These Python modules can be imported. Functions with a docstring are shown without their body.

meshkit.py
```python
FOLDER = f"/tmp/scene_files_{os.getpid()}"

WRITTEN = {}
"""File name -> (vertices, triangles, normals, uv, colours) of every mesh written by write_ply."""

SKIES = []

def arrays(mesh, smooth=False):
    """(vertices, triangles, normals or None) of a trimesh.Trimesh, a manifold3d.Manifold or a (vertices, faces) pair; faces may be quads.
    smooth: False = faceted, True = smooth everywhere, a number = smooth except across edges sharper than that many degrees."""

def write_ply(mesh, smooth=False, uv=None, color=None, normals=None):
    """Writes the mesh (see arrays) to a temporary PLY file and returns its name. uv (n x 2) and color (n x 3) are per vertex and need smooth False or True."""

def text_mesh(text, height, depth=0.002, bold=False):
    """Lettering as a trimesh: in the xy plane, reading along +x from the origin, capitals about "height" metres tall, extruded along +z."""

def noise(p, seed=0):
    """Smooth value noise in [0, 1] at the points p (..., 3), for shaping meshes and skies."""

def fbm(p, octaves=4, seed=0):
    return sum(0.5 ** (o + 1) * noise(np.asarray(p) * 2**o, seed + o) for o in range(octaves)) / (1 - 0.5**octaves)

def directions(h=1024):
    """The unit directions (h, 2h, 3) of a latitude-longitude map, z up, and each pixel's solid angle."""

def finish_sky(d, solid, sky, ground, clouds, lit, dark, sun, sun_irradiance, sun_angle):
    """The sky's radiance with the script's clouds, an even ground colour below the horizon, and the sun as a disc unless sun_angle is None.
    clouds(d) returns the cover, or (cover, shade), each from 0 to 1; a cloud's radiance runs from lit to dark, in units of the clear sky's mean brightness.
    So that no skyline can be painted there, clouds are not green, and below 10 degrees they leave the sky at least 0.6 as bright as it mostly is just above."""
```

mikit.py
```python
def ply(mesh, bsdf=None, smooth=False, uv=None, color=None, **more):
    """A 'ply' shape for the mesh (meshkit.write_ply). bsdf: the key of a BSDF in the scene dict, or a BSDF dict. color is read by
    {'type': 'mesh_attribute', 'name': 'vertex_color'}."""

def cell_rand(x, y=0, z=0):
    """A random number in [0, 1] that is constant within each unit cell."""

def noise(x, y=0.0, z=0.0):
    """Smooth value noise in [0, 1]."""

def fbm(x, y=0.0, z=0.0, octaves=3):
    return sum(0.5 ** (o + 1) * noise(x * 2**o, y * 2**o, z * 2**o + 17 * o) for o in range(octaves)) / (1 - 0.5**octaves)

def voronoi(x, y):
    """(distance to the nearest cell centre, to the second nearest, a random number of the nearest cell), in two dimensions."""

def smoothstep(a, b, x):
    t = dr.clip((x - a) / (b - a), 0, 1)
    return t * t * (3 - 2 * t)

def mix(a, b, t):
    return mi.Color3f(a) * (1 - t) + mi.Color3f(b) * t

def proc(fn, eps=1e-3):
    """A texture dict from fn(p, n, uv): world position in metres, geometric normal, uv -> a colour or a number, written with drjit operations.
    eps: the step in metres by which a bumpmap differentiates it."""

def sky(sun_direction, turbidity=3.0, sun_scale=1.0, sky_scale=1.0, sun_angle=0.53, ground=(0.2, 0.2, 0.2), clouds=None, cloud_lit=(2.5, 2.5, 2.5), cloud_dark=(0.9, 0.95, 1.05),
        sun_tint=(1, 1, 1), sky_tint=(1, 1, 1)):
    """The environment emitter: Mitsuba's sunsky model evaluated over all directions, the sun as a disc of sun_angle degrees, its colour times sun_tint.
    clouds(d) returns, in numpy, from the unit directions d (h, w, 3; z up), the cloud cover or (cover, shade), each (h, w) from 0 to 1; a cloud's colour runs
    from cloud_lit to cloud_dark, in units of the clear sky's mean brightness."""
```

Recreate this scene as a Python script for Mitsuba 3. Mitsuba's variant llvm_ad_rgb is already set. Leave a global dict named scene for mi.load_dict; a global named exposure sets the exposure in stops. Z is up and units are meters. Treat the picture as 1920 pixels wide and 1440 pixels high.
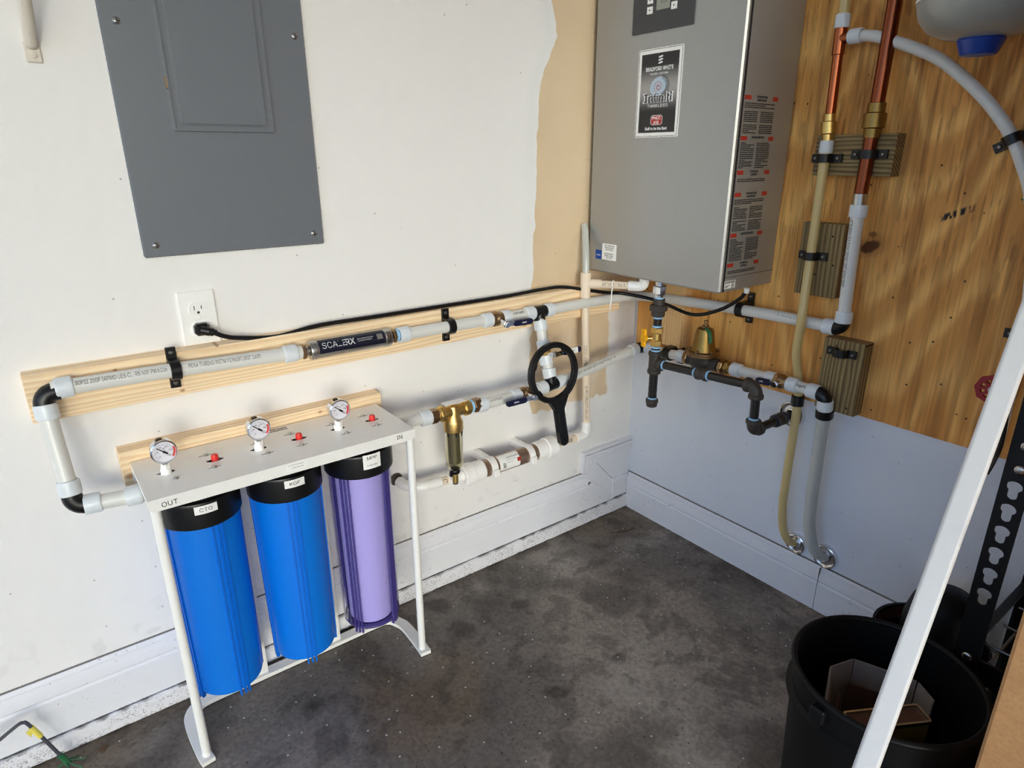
import math, random
import numpy as np, trimesh, drjit as dr, mitsuba as mi
import mikit, meshkit
from mikit import proc, noise, fbm, smoothstep, mix, voronoi, cell_rand
from shapely.geometry import Polygon, Point, box as sbox, LineString
from shapely.ops import unary_union
from shapely import affinity
rng = random.Random(7)
T = mi.ScalarTransform4f
scene, labels = {}, {}

# ------------------------------------------------------------------ camera, sky, exposure
CAM = np.array([-1.5596, -1.4054, 1.1791])
yaw, pitch, roll = np.radians([53.144, 19.387, -0.256])
fw = np.array([math.cos(yaw)*math.cos(pitch), math.sin(yaw)*math.cos(pitch), -math.sin(pitch)])
rt = np.array([math.sin(yaw), -math.cos(yaw), 0.0]); up0 = np.cross(rt, fw)
upv = math.cos(roll)*up0 - math.sin(roll)*rt
scene['camera'] = {'type': 'perspective', 'fov': 76.724, 'fov_axis': 'x', 'near_clip': 0.02, 'far_clip': 200.0,
    'to_world': T().look_at(origin=CAM.tolist(), target=(CAM+fw).tolist(), up=upv.tolist())}
SUN_EL = 7.0
SUN = (-0.45*math.cos(math.radians(SUN_EL)), -1.0*math.cos(math.radians(SUN_EL)), 1.0966*math.sin(math.radians(SUN_EL)))
scene['sky'] = mikit.sky(SUN, turbidity=4.0, sun_scale=0.65, sky_scale=6.6, sun_angle=20.0, ground=(0.32, 0.31, 0.29), sun_tint=(1, 2.08, 9.4), sky_tint=(1, 1.36, 2.36))
exposure = 1.0

# ------------------------------------------------------------------ helpers
def s(r, g, b):
    return [((c/255)/12.92 if c/255 <= .04045 else ((c/255+.055)/1.055)**2.4) for c in (r, g, b)]
def rgb(c): return {'type': 'rgb', 'value': list(map(float, c))}
def mat(name, c, rough=.5, metal=0.0, spec=.5, **k):
    scene[name] = {'type': 'twosided', 'bsdf': {'type': 'principled', 'base_color': c if isinstance(c, dict) else rgb(c),
                   'roughness': rough, 'metallic': metal, **({} if metal else {'specular': spec}), **k}}
    return name
def bumpy(name, c, bump, scale, rough=.5, metal=0.0, spec=.5, eps=1e-3):
    scene[name] = {'type': 'twosided', 'bsdf': {'type': 'bumpmap', 'arbitrary': proc(bump, eps), 'scale': scale,
        'bsdf': {'type': 'principled', 'base_color': c if isinstance(c, dict) else rgb(c), 'roughness': rough, 'metallic': metal, **({} if metal else {'specular': spec})}}}
    return name
def taken(k): return k in scene or k in labels or any(x.startswith(k+'__') for x in scene)
def numbered(k):
    if not taken(k): return k
    i = 1
    while taken('%s_%03d' % (k, i)): i += 1
    return '%s_%03d' % (k, i)
def thing(name, label, cat, group=None):
    k = numbered(name); labels[k] = {'label': label, 'category': cat}
    if group: labels[k]['group'] = group
    return k
def part(root, name, mesh, m, smooth=35, label=None):
    k = numbered(root+'__'+name); scene[k] = mikit.ply(mesh, m, smooth)
    if label: labels[k] = {'label': label}
    return k
def solo(name, mesh, m, label, cat, smooth=35, group=None):
    k = thing(name, label, cat, group); scene[k] = mikit.ply(mesh, m, smooth); return k
def struct(name, mesh, m, smooth=False, label=None):
    scene[name] = mikit.ply(mesh, m, smooth); labels[name] = {'kind': 'structure'}
    if label: labels[name]['label'] = label
    return name
cat = trimesh.util.concatenate
V = lambda *a: np.array(a, float)
def nz(v): v = np.asarray(v, float); return v/np.linalg.norm(v)
def box(x0, x1, y0, y1, z0, z1, b=0.0):
    lo, hi = np.minimum([x0, y0, z0], [x1, y1, z1]), np.maximum([x0, y0, z0], [x1, y1, z1])
    if b <= 0:
        m = trimesh.creation.box(extents=hi-lo); m.apply_translation((lo+hi)/2); return m
    b = min(b, *(0.45*(hi-lo)))
    pts = []
    for i in range(3):
        for c in np.ndindex(2, 2, 2):
            p = np.where(np.array(c) == 0, lo+b, hi-b).astype(float); p[i] = lo[i] if c[i] == 0 else hi[i]; pts.append(p)
    return trimesh.convex.convex_hull(np.array(pts))
def frame(o, X, Y, Z):
    m = np.eye(4); m[:3, 0], m[:3, 1], m[:3, 2], m[:3, 3] = X, Y, Z, o; return m
def xf(mesh, m): mesh = mesh.copy(); mesh.apply_transform(m); return mesh
def basis(d, up=(0, 0, 1)):
    d = nz(d); up = np.asarray(up, float)
    if abs(d@up) > .98: up = V(1, 0, 0) if abs(d[0]) < .9 else V(0, 1, 0)
    x = nz(np.cross(up, d)); return x, np.cross(d, x), d
def lathe(prof, o, d, seg=28, up=(0, 0, 1)):
    """profile [(r, h)] revolved about d from o."""
    m = trimesh.creation.revolve(np.array(prof, float), sections=seg)
    x, y, z = basis(d, up); m.apply_transform(frame(o, x, y, z))
    if m.volume < 0: m.invert()
    return m
def cyl(p0, p1, r, seg=24, bev=0.0, r1=None):
    p0, p1 = V(*p0), V(*p1); h = np.linalg.norm(p1-p0); r1 = r if r1 is None else r1
    prof = [(0, 0), (r, 0), (r1, h), (0, h)] if bev <= 0 else [(0, 0), (r-bev, 0), (r, bev), (r1, h-bev), (r1-bev, h), (0, h)]
    return lathe(prof, p0, p1-p0, seg)
def hexa(p0, p1, r): return cyl(p0, p1, r, 6, r*.12)
def spline(pts, n=8):
    p = [V(*q) for q in pts]
    if len(p) == 2: return [p[0]+(p[1]-p[0])*t for t in np.linspace(0, 1, 3)]
    p = [2*p[0]-p[1]]+p+[2*p[-1]-p[-2]]; out = []
    for i in range(1, len(p)-2):
        a, b, c, d = p[i-1:i+3]
        for t in np.linspace(0, 1, n, endpoint=False):
            out.append(.5*((2*b)+(-a+c)*t+(2*a-5*b+4*c-d)*t*t+(-a+3*b-3*c+d)*t**3))
    return out+[p[-2]]
def tube(pts, r, seg=18, n=8, smooth=True, caps=True):
    p = np.array(spline(pts, n) if smooth else [V(*q) for q in pts]); k = len(p)
    t = np.gradient(p, axis=0); t /= np.linalg.norm(t, axis=1, keepdims=True)
    x = basis(t[0])[0]; rings = []
    rr = np.broadcast_to(np.asarray(r, float), (k,))
    a = np.arange(seg)*2*math.pi/seg
    for i in range(k):
        x = nz(x-t[i]*(x@t[i])); y = np.cross(t[i], x)
        rings.append(p[i]+rr[i]*(np.cos(a)[:, None]*x+np.sin(a)[:, None]*y))
    v = np.vstack(rings); f = []
    for i in range(k-1):
        for j in range(seg):
            q = (j+1) % seg; A, B, Cc, D = i*seg+j, i*seg+q, (i+1)*seg+q, (i+1)*seg+j
            f += [[A, B, Cc], [A, Cc, D]]
    if caps:
        n0 = len(v); v = np.vstack([v, p[0], p[-1]])
        for j in range(seg):
            q = (j+1) % seg; f += [[n0, q, j], [n0+1, (k-1)*seg+j, (k-1)*seg+q]]
    return trimesh.Trimesh(v, f, process=False)
def extr(poly, h, m=None):
    ms = [trimesh.creation.extrude_polygon(g, h, engine='earcut') for g in getattr(poly, 'geoms', [poly])]
    r = cat(ms) if len(ms) > 1 else ms[0]
    return xf(r, m) if m is not None else r
def torus(o, n, R, r, seg=40, sec=12, a0=0, a1=2*math.pi, up=(0, 0, 1)):
    x, y, z = basis(n, up); full = a1-a0 > 6.28
    a = np.linspace(a0, a1, seg+1)
    return tube([V(*o)+R*(math.cos(t)*x+math.sin(t)*y) for t in a], r, sec, smooth=False, caps=not full)
def disc(o, n, r, h, seg=24, bev=.0005): n = nz(n); return cyl(V(*o), V(*o)+n*h, r, seg, bev)
def txt(t, h, o, X, Y, depth=.0004, bold=False, sx=1.0, center=False):
    m = meshkit.text_mesh(t, h, depth, bold)
    if center: m.apply_translation([-(m.bounds[0][0]+m.bounds[1][0])/2, 0, 0])
    m.vertices[:, 0] *= sx; X, Y = nz(X), nz(Y)
    return xf(m, frame(V(*o), X, Y, np.cross(X, Y)))
def txt_cyl(t, h, p0, d, out, r, depth=.0004, sx=1.0, bold=False, off=0.0):
    """lettering wrapped on a tube: runs along d from p0 (a point of the axis), centred on the side that faces out."""
    m = meshkit.text_mesh(t, h, depth, bold); v = m.vertices.copy(); d = nz(d); out = nz(V(*out)-d*(V(*out)@d)); side = np.cross(out, d)
    a = (v[:, 1]-h/2)/r + off; rad = r+.0001+v[:, 2]
    m.vertices = V(*p0)+np.outer(v[:, 0]*sx, d)+(rad*np.cos(a))[:, None]*out+(rad*np.sin(a))[:, None]*side
    return m
def patch_cyl(o, axis, out, r, w, h0, h1, th=.0006, n=10):
    """a sticker bent round a cylinder: w metres wide about 'out', between heights h0 and h1."""
    ax = nz(axis); out = nz(V(*out)-ax*(V(*out)@ax)); sd = np.cross(ax, out); a = np.linspace(-w/2/r, w/2/r, n+1); vs = []
    for rad in (r, r+th):
        for h in (h0, h1):
            for t in a: vs.append(V(*o)+ax*h+rad*(math.cos(t)*out+math.sin(t)*sd))
    k = n+1; f = []
    def q(a_, b, c, d): f.extend([[a_, b, c], [a_, c, d]])
    for i in range(n):
        q(2*k+i, 2*k+i+1, 3*k+i+1, 3*k+i); q(i, k+i, k+i+1, i+1); q(i, i+1, 2*k+i+1, 2*k+i); q(k+i, 3*k+i, 3*k+i+1, k+i+1)
    q(0, 2*k, 3*k, k); q(n, k+n, 3*k+n, 2*k+n)
    return trimesh.Trimesh(vs, f, process=False)
def words(rows, o, X, Y, w, rowh, seed, fill=.95, n=None, wm=.004):
    """fine print too small to read: rows of short dark bars, as flat print of a label."""
    R = random.Random(seed); X, Y = nz(X), nz(Y); Z = np.cross(X, Y); ms = []
    for i in range(rows):
        x, end = 0.0, w*(fill if R.random() < .8 else R.uniform(.3, .9))
        while x < end:
            l = min(R.uniform(.5, 1.6)*wm, end-x)
            b = box(x, x+l, -i*rowh-rowh*.3, -i*rowh+rowh*.25, 0, .0003); ms.append(xf(b, frame(V(*o), X, Y, Z))); x += l+wm*.22
    return cat(ms)

# ------------------------------------------------------------------ materials
XL = [(-1., -.36), (.43, -.36), (.45, -.44), (.60, -.4476), (.74, -.431), (.83, -.437), (1.075, -.4264), (1.36, -.412), (1.42, -.385), (1.469, -.36), (1.5455, -.378), (3., -.38)]
def pl(z, pts):
    v = mi.Float(pts[0][1])
    for (a, u), (b, w) in zip(pts[:-1], pts[1:]):
        t = dr.clip((z-a)/(b-a), 0, 1); v = v+(w-u)*t
    return v
def c_wall_left(p, n, uv):
    z = p.z; e = pl(z, XL)+(fbm(z*22, p.x*5, 1)-.5)*.018
    inside = smoothstep(0, .004, p.x-e)*smoothstep(.44, .452, z+(fbm(p.x*30, 2, 2)-.5)*.03)
    right = mi.Float(-.122)+(fbm(z*25, p.x*8, 3)-.5)*.02
    low = smoothstep(.79, .77, z)
    inside = inside*(1-low*smoothstep(-.006, .006, p.x-right))
    prim = smoothstep(.05, .02, e-p.x)*smoothstep(.70, .75, z)
    base = mix(s(231, 229, 226), s(224, 224, 222), prim*.5)
    base = base*(.985+.03*noise(p.x*3, z*3, 4))
    tan = mix(s(217, 195, 163), s(209, 184, 150), fbm(p.x*6, z*6, 7))
    smear = smoothstep(.55, .75, fbm(p.x*16, z*9, 5))*smoothstep(.8, .6, z)
    tan = mix(tan, s(226, 214, 196), smear*.6)
    c = mix(base, tan, inside)
    d = voronoi(p.x*9, z*9); dots = smoothstep(.020, .010, d[0])*smoothstep(.62, .64, d[2])
    dirt = smoothstep(.35, .0, z)*smoothstep(.62, .8, fbm(p.x*40, z*40, 2, octaves=2))
    return c*(1-.5*dots)*(1-.25*dirt)
def b_paint(p, n, uv): return fbm(p.x*260+p.y*260, p.z*260, p.y*90, octaves=2)
bumpy('m_wall_left', proc(c_wall_left), b_paint, .0004, rough=.55, spec=.35, eps=4e-4)
def c_wall_right(p, n, uv):
    d = voronoi(p.y*11, p.z*11); dots = smoothstep(.022, .012, d[0])*smoothstep(.6, .62, d[2])
    scuff = smoothstep(.66, .8, fbm(p.y*7, p.z*4, 9))
    return mix(s(218, 221, 227), s(204, 206, 211), scuff*.5)*(1-.55*dots)
bumpy('m_wall_right', proc(c_wall_right), b_paint, .0004, rough=.55, spec=.35, eps=4e-4)
def c_trim(p, n, uv):
    t = p.x+p.y; sp = smoothstep(.70, .80, fbm(t*150, p.z*150, 3, octaves=2))*smoothstep(.55, .75, fbm(t*6, p.z*10, 8))
    d = voronoi(t*26, p.z*26); dots = smoothstep(.045, .02, d[0])*smoothstep(.80, .82, d[2])
    return mix(s(222, 222, 226), s(150, 144, 136), sp*.35)*(1-.6*dots)
mat('m_trim', proc(c_trim), .42, spec=.4)
mat('m_gap', s(74, 66, 58), .9); mat('m_caulk', s(122, 117, 112), .8)
def c_curb(p, n, uv):
    f = fbm(p.x*420, p.z*420, p.y*420, octaves=2); sp = smoothstep(.54, .68, f)*smoothstep(.3, .6, fbm(p.x*20, p.z*30, 4))
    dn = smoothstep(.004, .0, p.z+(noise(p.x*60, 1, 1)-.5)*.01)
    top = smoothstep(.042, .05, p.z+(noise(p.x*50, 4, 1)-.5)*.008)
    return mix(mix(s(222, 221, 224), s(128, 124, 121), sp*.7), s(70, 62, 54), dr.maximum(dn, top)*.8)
bumpy('m_curb', proc(c_curb), lambda p, n, uv: fbm(p.x*150, p.z*150, p.y*150, octaves=2), .003, rough=.8, eps=6e-4)
def c_floor(p, n, uv):
    wx = fbm(p.x*4+3, p.y*4, 7, octaves=3); wy = fbm(p.x*4, p.y*4+8, 9, octaves=3)
    X, Y = p.x+(wx-.5)*.12, p.y+(wy-.5)*.12
    a = fbm(X*2.2, Y*2.2, 1, octaves=4); b = fbm(X*5.5, Y*5.5, 5, octaves=5); g = fbm(p.x*150, p.y*150, 2, octaves=2); h = fbm(X*22, Y*22, 4, octaves=4)
    c = mix(s(136, 126, 115), s(104, 97, 90), smoothstep(.35, .65, a))
    c = mix(c, s(62, 56, 51), smoothstep(.48, .68, b)*.6)
    c = mix(c, s(160, 152, 142), smoothstep(.54, .78, fbm(X*5+9, Y*5, 3, octaves=5))*.42)
    c = mix(c, s(112, 90, 62), smoothstep(.55, .75, fbm(X*3+1, Y*3+4, 8))*.4)
    c = mix(c, s(58, 52, 47), smoothstep(.52, .72, h)*.42)
    v = voronoi(X*7, Y*7); blot = smoothstep(.30, .10, v[0]+(h-.5)*.45)*smoothstep(.80, .84, v[2])
    c = mix(c, s(48, 43, 40), blot*.65)
    d = voronoi(p.x*30, p.y*30); sp = smoothstep(.075, .045, d[0]+(g-.5)*.06)*smoothstep(.86, .88, d[2])
    c = mix(c, s(215, 212, 205), sp*.8)
    d2 = voronoi(p.x*60+3, p.y*60); sp2 = smoothstep(.12, .06, d2[0]+(g-.5)*.1)*smoothstep(.80, .84, d2[2])
    c = mix(c, s(40, 36, 32), sp2*.7)
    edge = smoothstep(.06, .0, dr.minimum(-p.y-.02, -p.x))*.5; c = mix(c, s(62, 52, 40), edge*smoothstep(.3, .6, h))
    return c*(.80+.62*g)
bumpy('m_floor', proc(c_floor), lambda p, n, uv: fbm(p.x*60, p.y*60, 3, octaves=3), .0012, rough=.62, spec=.4, eps=1e-3)
def c_ply(p, n, uv):
    y, z = p.y, p.z
    w = fbm(y*2.4, z*.55, 3, octaves=3); w2 = fbm(y*9, z*1.6, 6, octaves=3)
    q = (y*4.5+w*15+w2*1.9); fr = q-dr.floor(q)
    line = smoothstep(.0, .45, fr)*smoothstep(1., .72, fr)
    fine = fbm(y*260, z*9, 2, octaves=2); bl = fbm(y*3.2, z*2.2, 11, octaves=3); st = fbm(y*55, z*3.2, 4, octaves=3); fl = fbm(y*150, z*17, 12, octaves=3)
    c = mix(s(238, 182, 104), s(192, 124, 56), line*.62)
    c = mix(c, s(164, 100, 44), smoothstep(.40, .80, bl)*.48)
    c = mix(c, s(150, 92, 42), smoothstep(.50, .70, st)*.45)
    c = mix(c, s(128, 78, 38), smoothstep(.56, .70, fl)*smoothstep(.75, 1.0, z)*.38)
    c = c*(.80+.40*fine)
    k = dr.sqrt(dr.square((y+.705)/.020)+dr.square((z-.983-(y+.705)*-.3)/.013))+(fbm(y*90, z*90, 1)-.5)*.6
    c = mix(c, s(24, 15, 10), smoothstep(1.2, .75, k))
    k2 = dr.sqrt(dr.square((y+.706)/.008)+dr.square((z-1.01)/.006)); c = mix(c, s(96, 54, 26), smoothstep(1.6, .6, k2)*.7)
    ring = smoothstep(2.6, 1.2, k); c = mix(c, s(142, 84, 40), ring*.4)
    dd = voronoi(y*22, z*22); c = mix(c, s(52, 34, 22), smoothstep(.06, .03, dd[0])*smoothstep(.82, .86, dd[2]))
    mk = smoothstep(.010, .004, dr.abs(z-1.064-(y+.86)*-.42))*smoothstep(-.90, -.885, y)*smoothstep(-.83, -.845, y)*smoothstep(.45, .6, noise(y*260, z*60, 1)); c = mix(c, s(34, 28, 24), mk)
    return c
bumpy('m_plywood', proc(c_ply), lambda p, n, uv: fbm(p.y*120, p.z*14, 2, octaves=2), .0012, rough=.62, spec=.3, eps=1e-3)
mat('m_ply_edge', s(150, 104, 62), .8)
def pine(ax, sc=1.0, light=s(240, 217, 182), dark=s(212, 174, 126), knots=()):
    def f(p, n, uv):
        l = p.x if ax == 'x' else p.z; a = (p.y if ax != 'x' else p.z); b = p.y if ax == 'x' else p.x+p.y
        q = (a+b*.55)*95*sc+fbm(l*1.6, a*14, b*14)*5; fr = q-dr.floor(q)
        c = mix(light, dark, smoothstep(.1, .8, fr)*smoothstep(1.0, .9, fr)*.55)
        c = c*(.93+.14*fbm(l*9, a*240, b*240, octaves=2))
        for (x0, z0, r) in knots:
            d = dr.sqrt(dr.square((p.x-x0)/1.5)+dr.square(p.z-z0))/r; c = mix(c, s(150, 98, 56), smoothstep(1.2, .4, d)*.7)
        return c
    return proc(f)
mat('m_pine', pine('x', knots=[(-1.357, .741, .004), (-1.463, .805, .003), (-1.28, .8195, .003), (-.60, .757, .003), (-.49, .742, .006), (-1.476, .588, .007), (-1.06, .62, .004), (-1.085, .628, .004)]), .6, spec=.3)
mat('m_pine_vert', pine('z', 1.0, s(226, 190, 138), s(196, 152, 100)), .6, spec=.3)
def treated(ax):
    def f(p, n, uv):
        l, a = (p.y, p.z) if ax == 'y' else (p.z, p.y)
        q = a*105+p.x*70+fbm(l*3, a*20, 3)*2.2; fr = q-dr.floor(q)
        c = mix(s(150, 128, 88), s(84, 66, 42), smoothstep(.25, .85, fr)*smoothstep(1., .93, fr)*.85)
        c = mix(c, s(112, 92, 60), fbm(l*6, a*6, 5)*.5)
        d = voronoi(p.y*40, p.z*40); c = mix(c, s(44, 32, 22), smoothstep(.12, .06, d[0])*smoothstep(.86, .9, d[2]))
        return c*(.8+.4*fbm(l*14, a*260, 4, octaves=2))
    return proc(f)
mat('m_treated_h', treated('y'), .75, spec=.25); mat('m_treated_v', treated('z'), .75, spec=.25)
def c_card(p, n, uv): return mix(s(196, 148, 100), s(176, 128, 84), fbm(p.y*9, p.z*60, p.x*9))*(.9+.2*fbm(p.y*300, p.z*300, p.x*300, octaves=2))
mat('m_cardboard', proc(c_card), .85, spec=.2)
mat('m_panel', s(104, 108, 114), .36, spec=.6)
mat('m_steel', s(190, 188, 182), .28, 1.0); mat('m_chrome', s(225, 226, 228), .06, 1.0); mat('m_darksteel', s(120, 118, 114), .4, 1.0)
mat('m_white_enamel', s(234, 232, 226), .28, spec=.6); mat('m_white_plastic', s(240, 239, 236), .32)
mat('m_outlet', s(240, 239, 235), .3); mat('m_bracket', s(214, 206, 192), .55)
mat('m_black', s(15, 15, 16), .36, spec=.4); mat('m_black_matte', s(22, 21, 21), .6, spec=.3); mat('m_black_hole', s(10, 10, 10), .9)
mat('m_pex', s(214, 213, 207), .3, spec=.5); mat('m_pex_ring', s(214, 219, 222), .32, spec=.5); mat('m_pex_yellow', s(202, 178, 122), .3)
mat('m_pex_clear', s(186, 186, 178), .25)
mat('m_pvc', s(232, 214, 190), .35); mat('m_pvc_white', s(240, 238, 234), .3)
mat('m_ink', s(40, 38, 38), .7); mat('m_ink_pale', s(112, 108, 104), .7); mat('m_white_ink', s(240, 240, 240), .5); mat('m_silver_ink', s(200, 200, 202), .4)
mat('m_blue', s(0, 112, 214), .38, spec=.5); mat('m_blue_rib', s(0, 100, 200), .4)
mat('m_sump_rib', s(70, 60, 124), .2, spec=.6); mat('m_cartridge', s(218, 212, 240), .5)
scene['m_violet_shell'] = {'type': 'thindielectric', 'int_ior': 1.35, 'specular_transmittance': rgb(s(226, 222, 246))}
scene['m_glass'] = {'type': 'thindielectric', 'int_ior': 1.5}
scene['m_bowl'] = {'type': 'dielectric', 'int_ior': 1.5, 'ext_ior': 1.0, 'specular_transmittance': rgb(s(246, 244, 232))}
mat('m_brass', s(228, 192, 118), .38, 1.0); mat('m_bronze', s(158, 128, 94), .40, 1.0); mat('m_brass_dark', s(150, 122, 70), .42, 1.0); mat('m_copper', s(168, 94, 62), .26, 1.0)
mat('m_copper_dark', s(128, 70, 48), .28, 1.0)
mat('m_tape', s(150, 196, 232), .6); mat('m_iron', s(30, 28, 27), .34, spec=.5); 
bumpy('m_cast', rgb(s(54, 48, 43)), lambda p, n, uv: fbm(p.x*400, p.y*400, p.z*400, octaves=2), .0012, rough=.5, spec=.6, eps=4e-4)
mat('m_yellow', s(250, 182, 20), .4); mat('m_handle_blue', s(20, 23, 54), .35); mat('m_green', s(36, 96, 58), .5); mat('m_red', s(214, 44, 36), .35)
def c_heater(p, n, uv): return mix(s(172, 172, 170), s(164, 164, 162), noise(p.x*900, p.y*900, p.z*900))
mat('m_heater', proc(c_heater), .38, 0.55)
mat('m_seam', s(40, 40, 42), .6); mat('m_screen', s(150, 152, 140), .3); mat('m_control', s(64, 64, 66), .45)
mat('m_label_white', s(238, 237, 232), .4); mat('m_label_red', s(168, 48, 38), .5); mat('m_label_blue', s(24, 70, 150), .4)
def c_badge(p, n, uv):
    g = smoothstep(.055, .0, dr.abs(p.z-1.335)); return mix(s(34, 32, 32), s(168, 164, 160), g*.9)
mat('m_badge', proc(c_badge), .35)
mat('m_navy', s(22, 24, 40), .3)
mat('m_tank', s(150, 150, 142), .25, spec=.7); mat('m_cap_blue', s(20, 58, 138), .35)
mat('m_resin', s(150, 126, 108), .15, .6); mat('m_logo', s(176, 192, 206), .4)
def c_mesh(p, n, uv): return mix(s(150, 146, 132), s(84, 80, 70), noise(p.x*900, p.y*900, p.z*900))
mat('m_mesh', proc(c_mesh), .5, .5)
mat('m_dial', s(232, 230, 236), .4); mat('m_bucket', s(9, 9, 10), .5, spec=.25); mat('m_can', s(112, 98, 34), .45); mat('m_scrap', s(150, 138, 124), .85); mat('m_scrap_dark', s(84, 56, 40), .85)
mat('m_brown_pot', s(82, 46, 26), .5); mat('m_rubber', s(70, 70, 78), .5); mat('m_yellow_tape', s(222, 206, 90), .6); mat('m_knob', s(150, 26, 34), .45)
mat('m_bar', s(216, 213, 208), .4); mat('m_leaf', s(84, 62, 40), .8)
def c_drive(p, n, uv): return mix(s(196, 190, 180), s(170, 165, 156), fbm(p.x*2, p.y*2, 1))
mat('m_drive', proc(c_drive), .85); mat('m_room', s(226, 224, 220), .7); mat('m_ceiling', s(232, 230, 226), .8)

# ------------------------------------------------------------------ the room
DY = -3.4
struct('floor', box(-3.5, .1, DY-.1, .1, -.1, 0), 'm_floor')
struct('wall_left', box(-3.5, 0, 0, .1, 0, 2.6), 'm_wall_left')
struct('wall_right', box(0, .1, DY, .1, 0, 2.6), 'm_wall_right')
struct('wall_far', cat([box(-3.5, -3.4, DY, -3.2, 0, 2.6), box(-3.5, -3.4, -.4, .1, 0, 2.6), box(-3.5, -3.4, -3.2, -.4, 2.35, 2.6)]), 'm_room')
struct('wall_back', cat([box(-3.5, -3.3, DY-.1, DY, 0, 2.6), box(-1.2, 0, DY-.1, DY, 0, 2.6), box(-3.3, -1.2, DY-.1, DY, 2.35, 2.6)]), 'm_room')
struct('ceiling', box(-3.5, .1, DY-.1, .1, 2.6, 2.7), 'm_ceiling')
struct('driveway', cat([box(-16, 8, -14, DY-.1, -.12, -.02), box(-16, -3.5, DY-.1, 4, -.12, -.02)]), 'm_drive')
# left wall: painted concrete curb under the baseboard, right wall: baseboard to the floor
def baseprof(h, t):     # profile (depth, height) from the wall: flat, then an ogee with a thin top
    return [(0, 0), (t, 0), (t, h*.62), (t*.82, h*.66), (t*.98, h*.70), (t*.9, h*.80), (t*.62, h*.90), (t*.62, h*.94), (t*.42, h), (0, h)]
def base_run(prof, o, along, inn, L):
    m = trimesh.creation.extrude_polygon(Polygon(prof), L, engine='earcut')
    return xf(m, frame(V(*o), V(*inn), V(0, 0, 1), V(*along)))
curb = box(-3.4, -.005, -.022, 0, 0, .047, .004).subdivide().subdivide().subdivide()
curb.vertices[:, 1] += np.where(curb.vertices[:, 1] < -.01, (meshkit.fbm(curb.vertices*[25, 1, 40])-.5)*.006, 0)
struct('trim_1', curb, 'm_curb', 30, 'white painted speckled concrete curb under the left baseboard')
bl = struct('baseboard_left', box(-3.4, -.0765, -.012, 0, .044, .052), 'm_gap')
pb = Polygon(baseprof(.135, .016))
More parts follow.
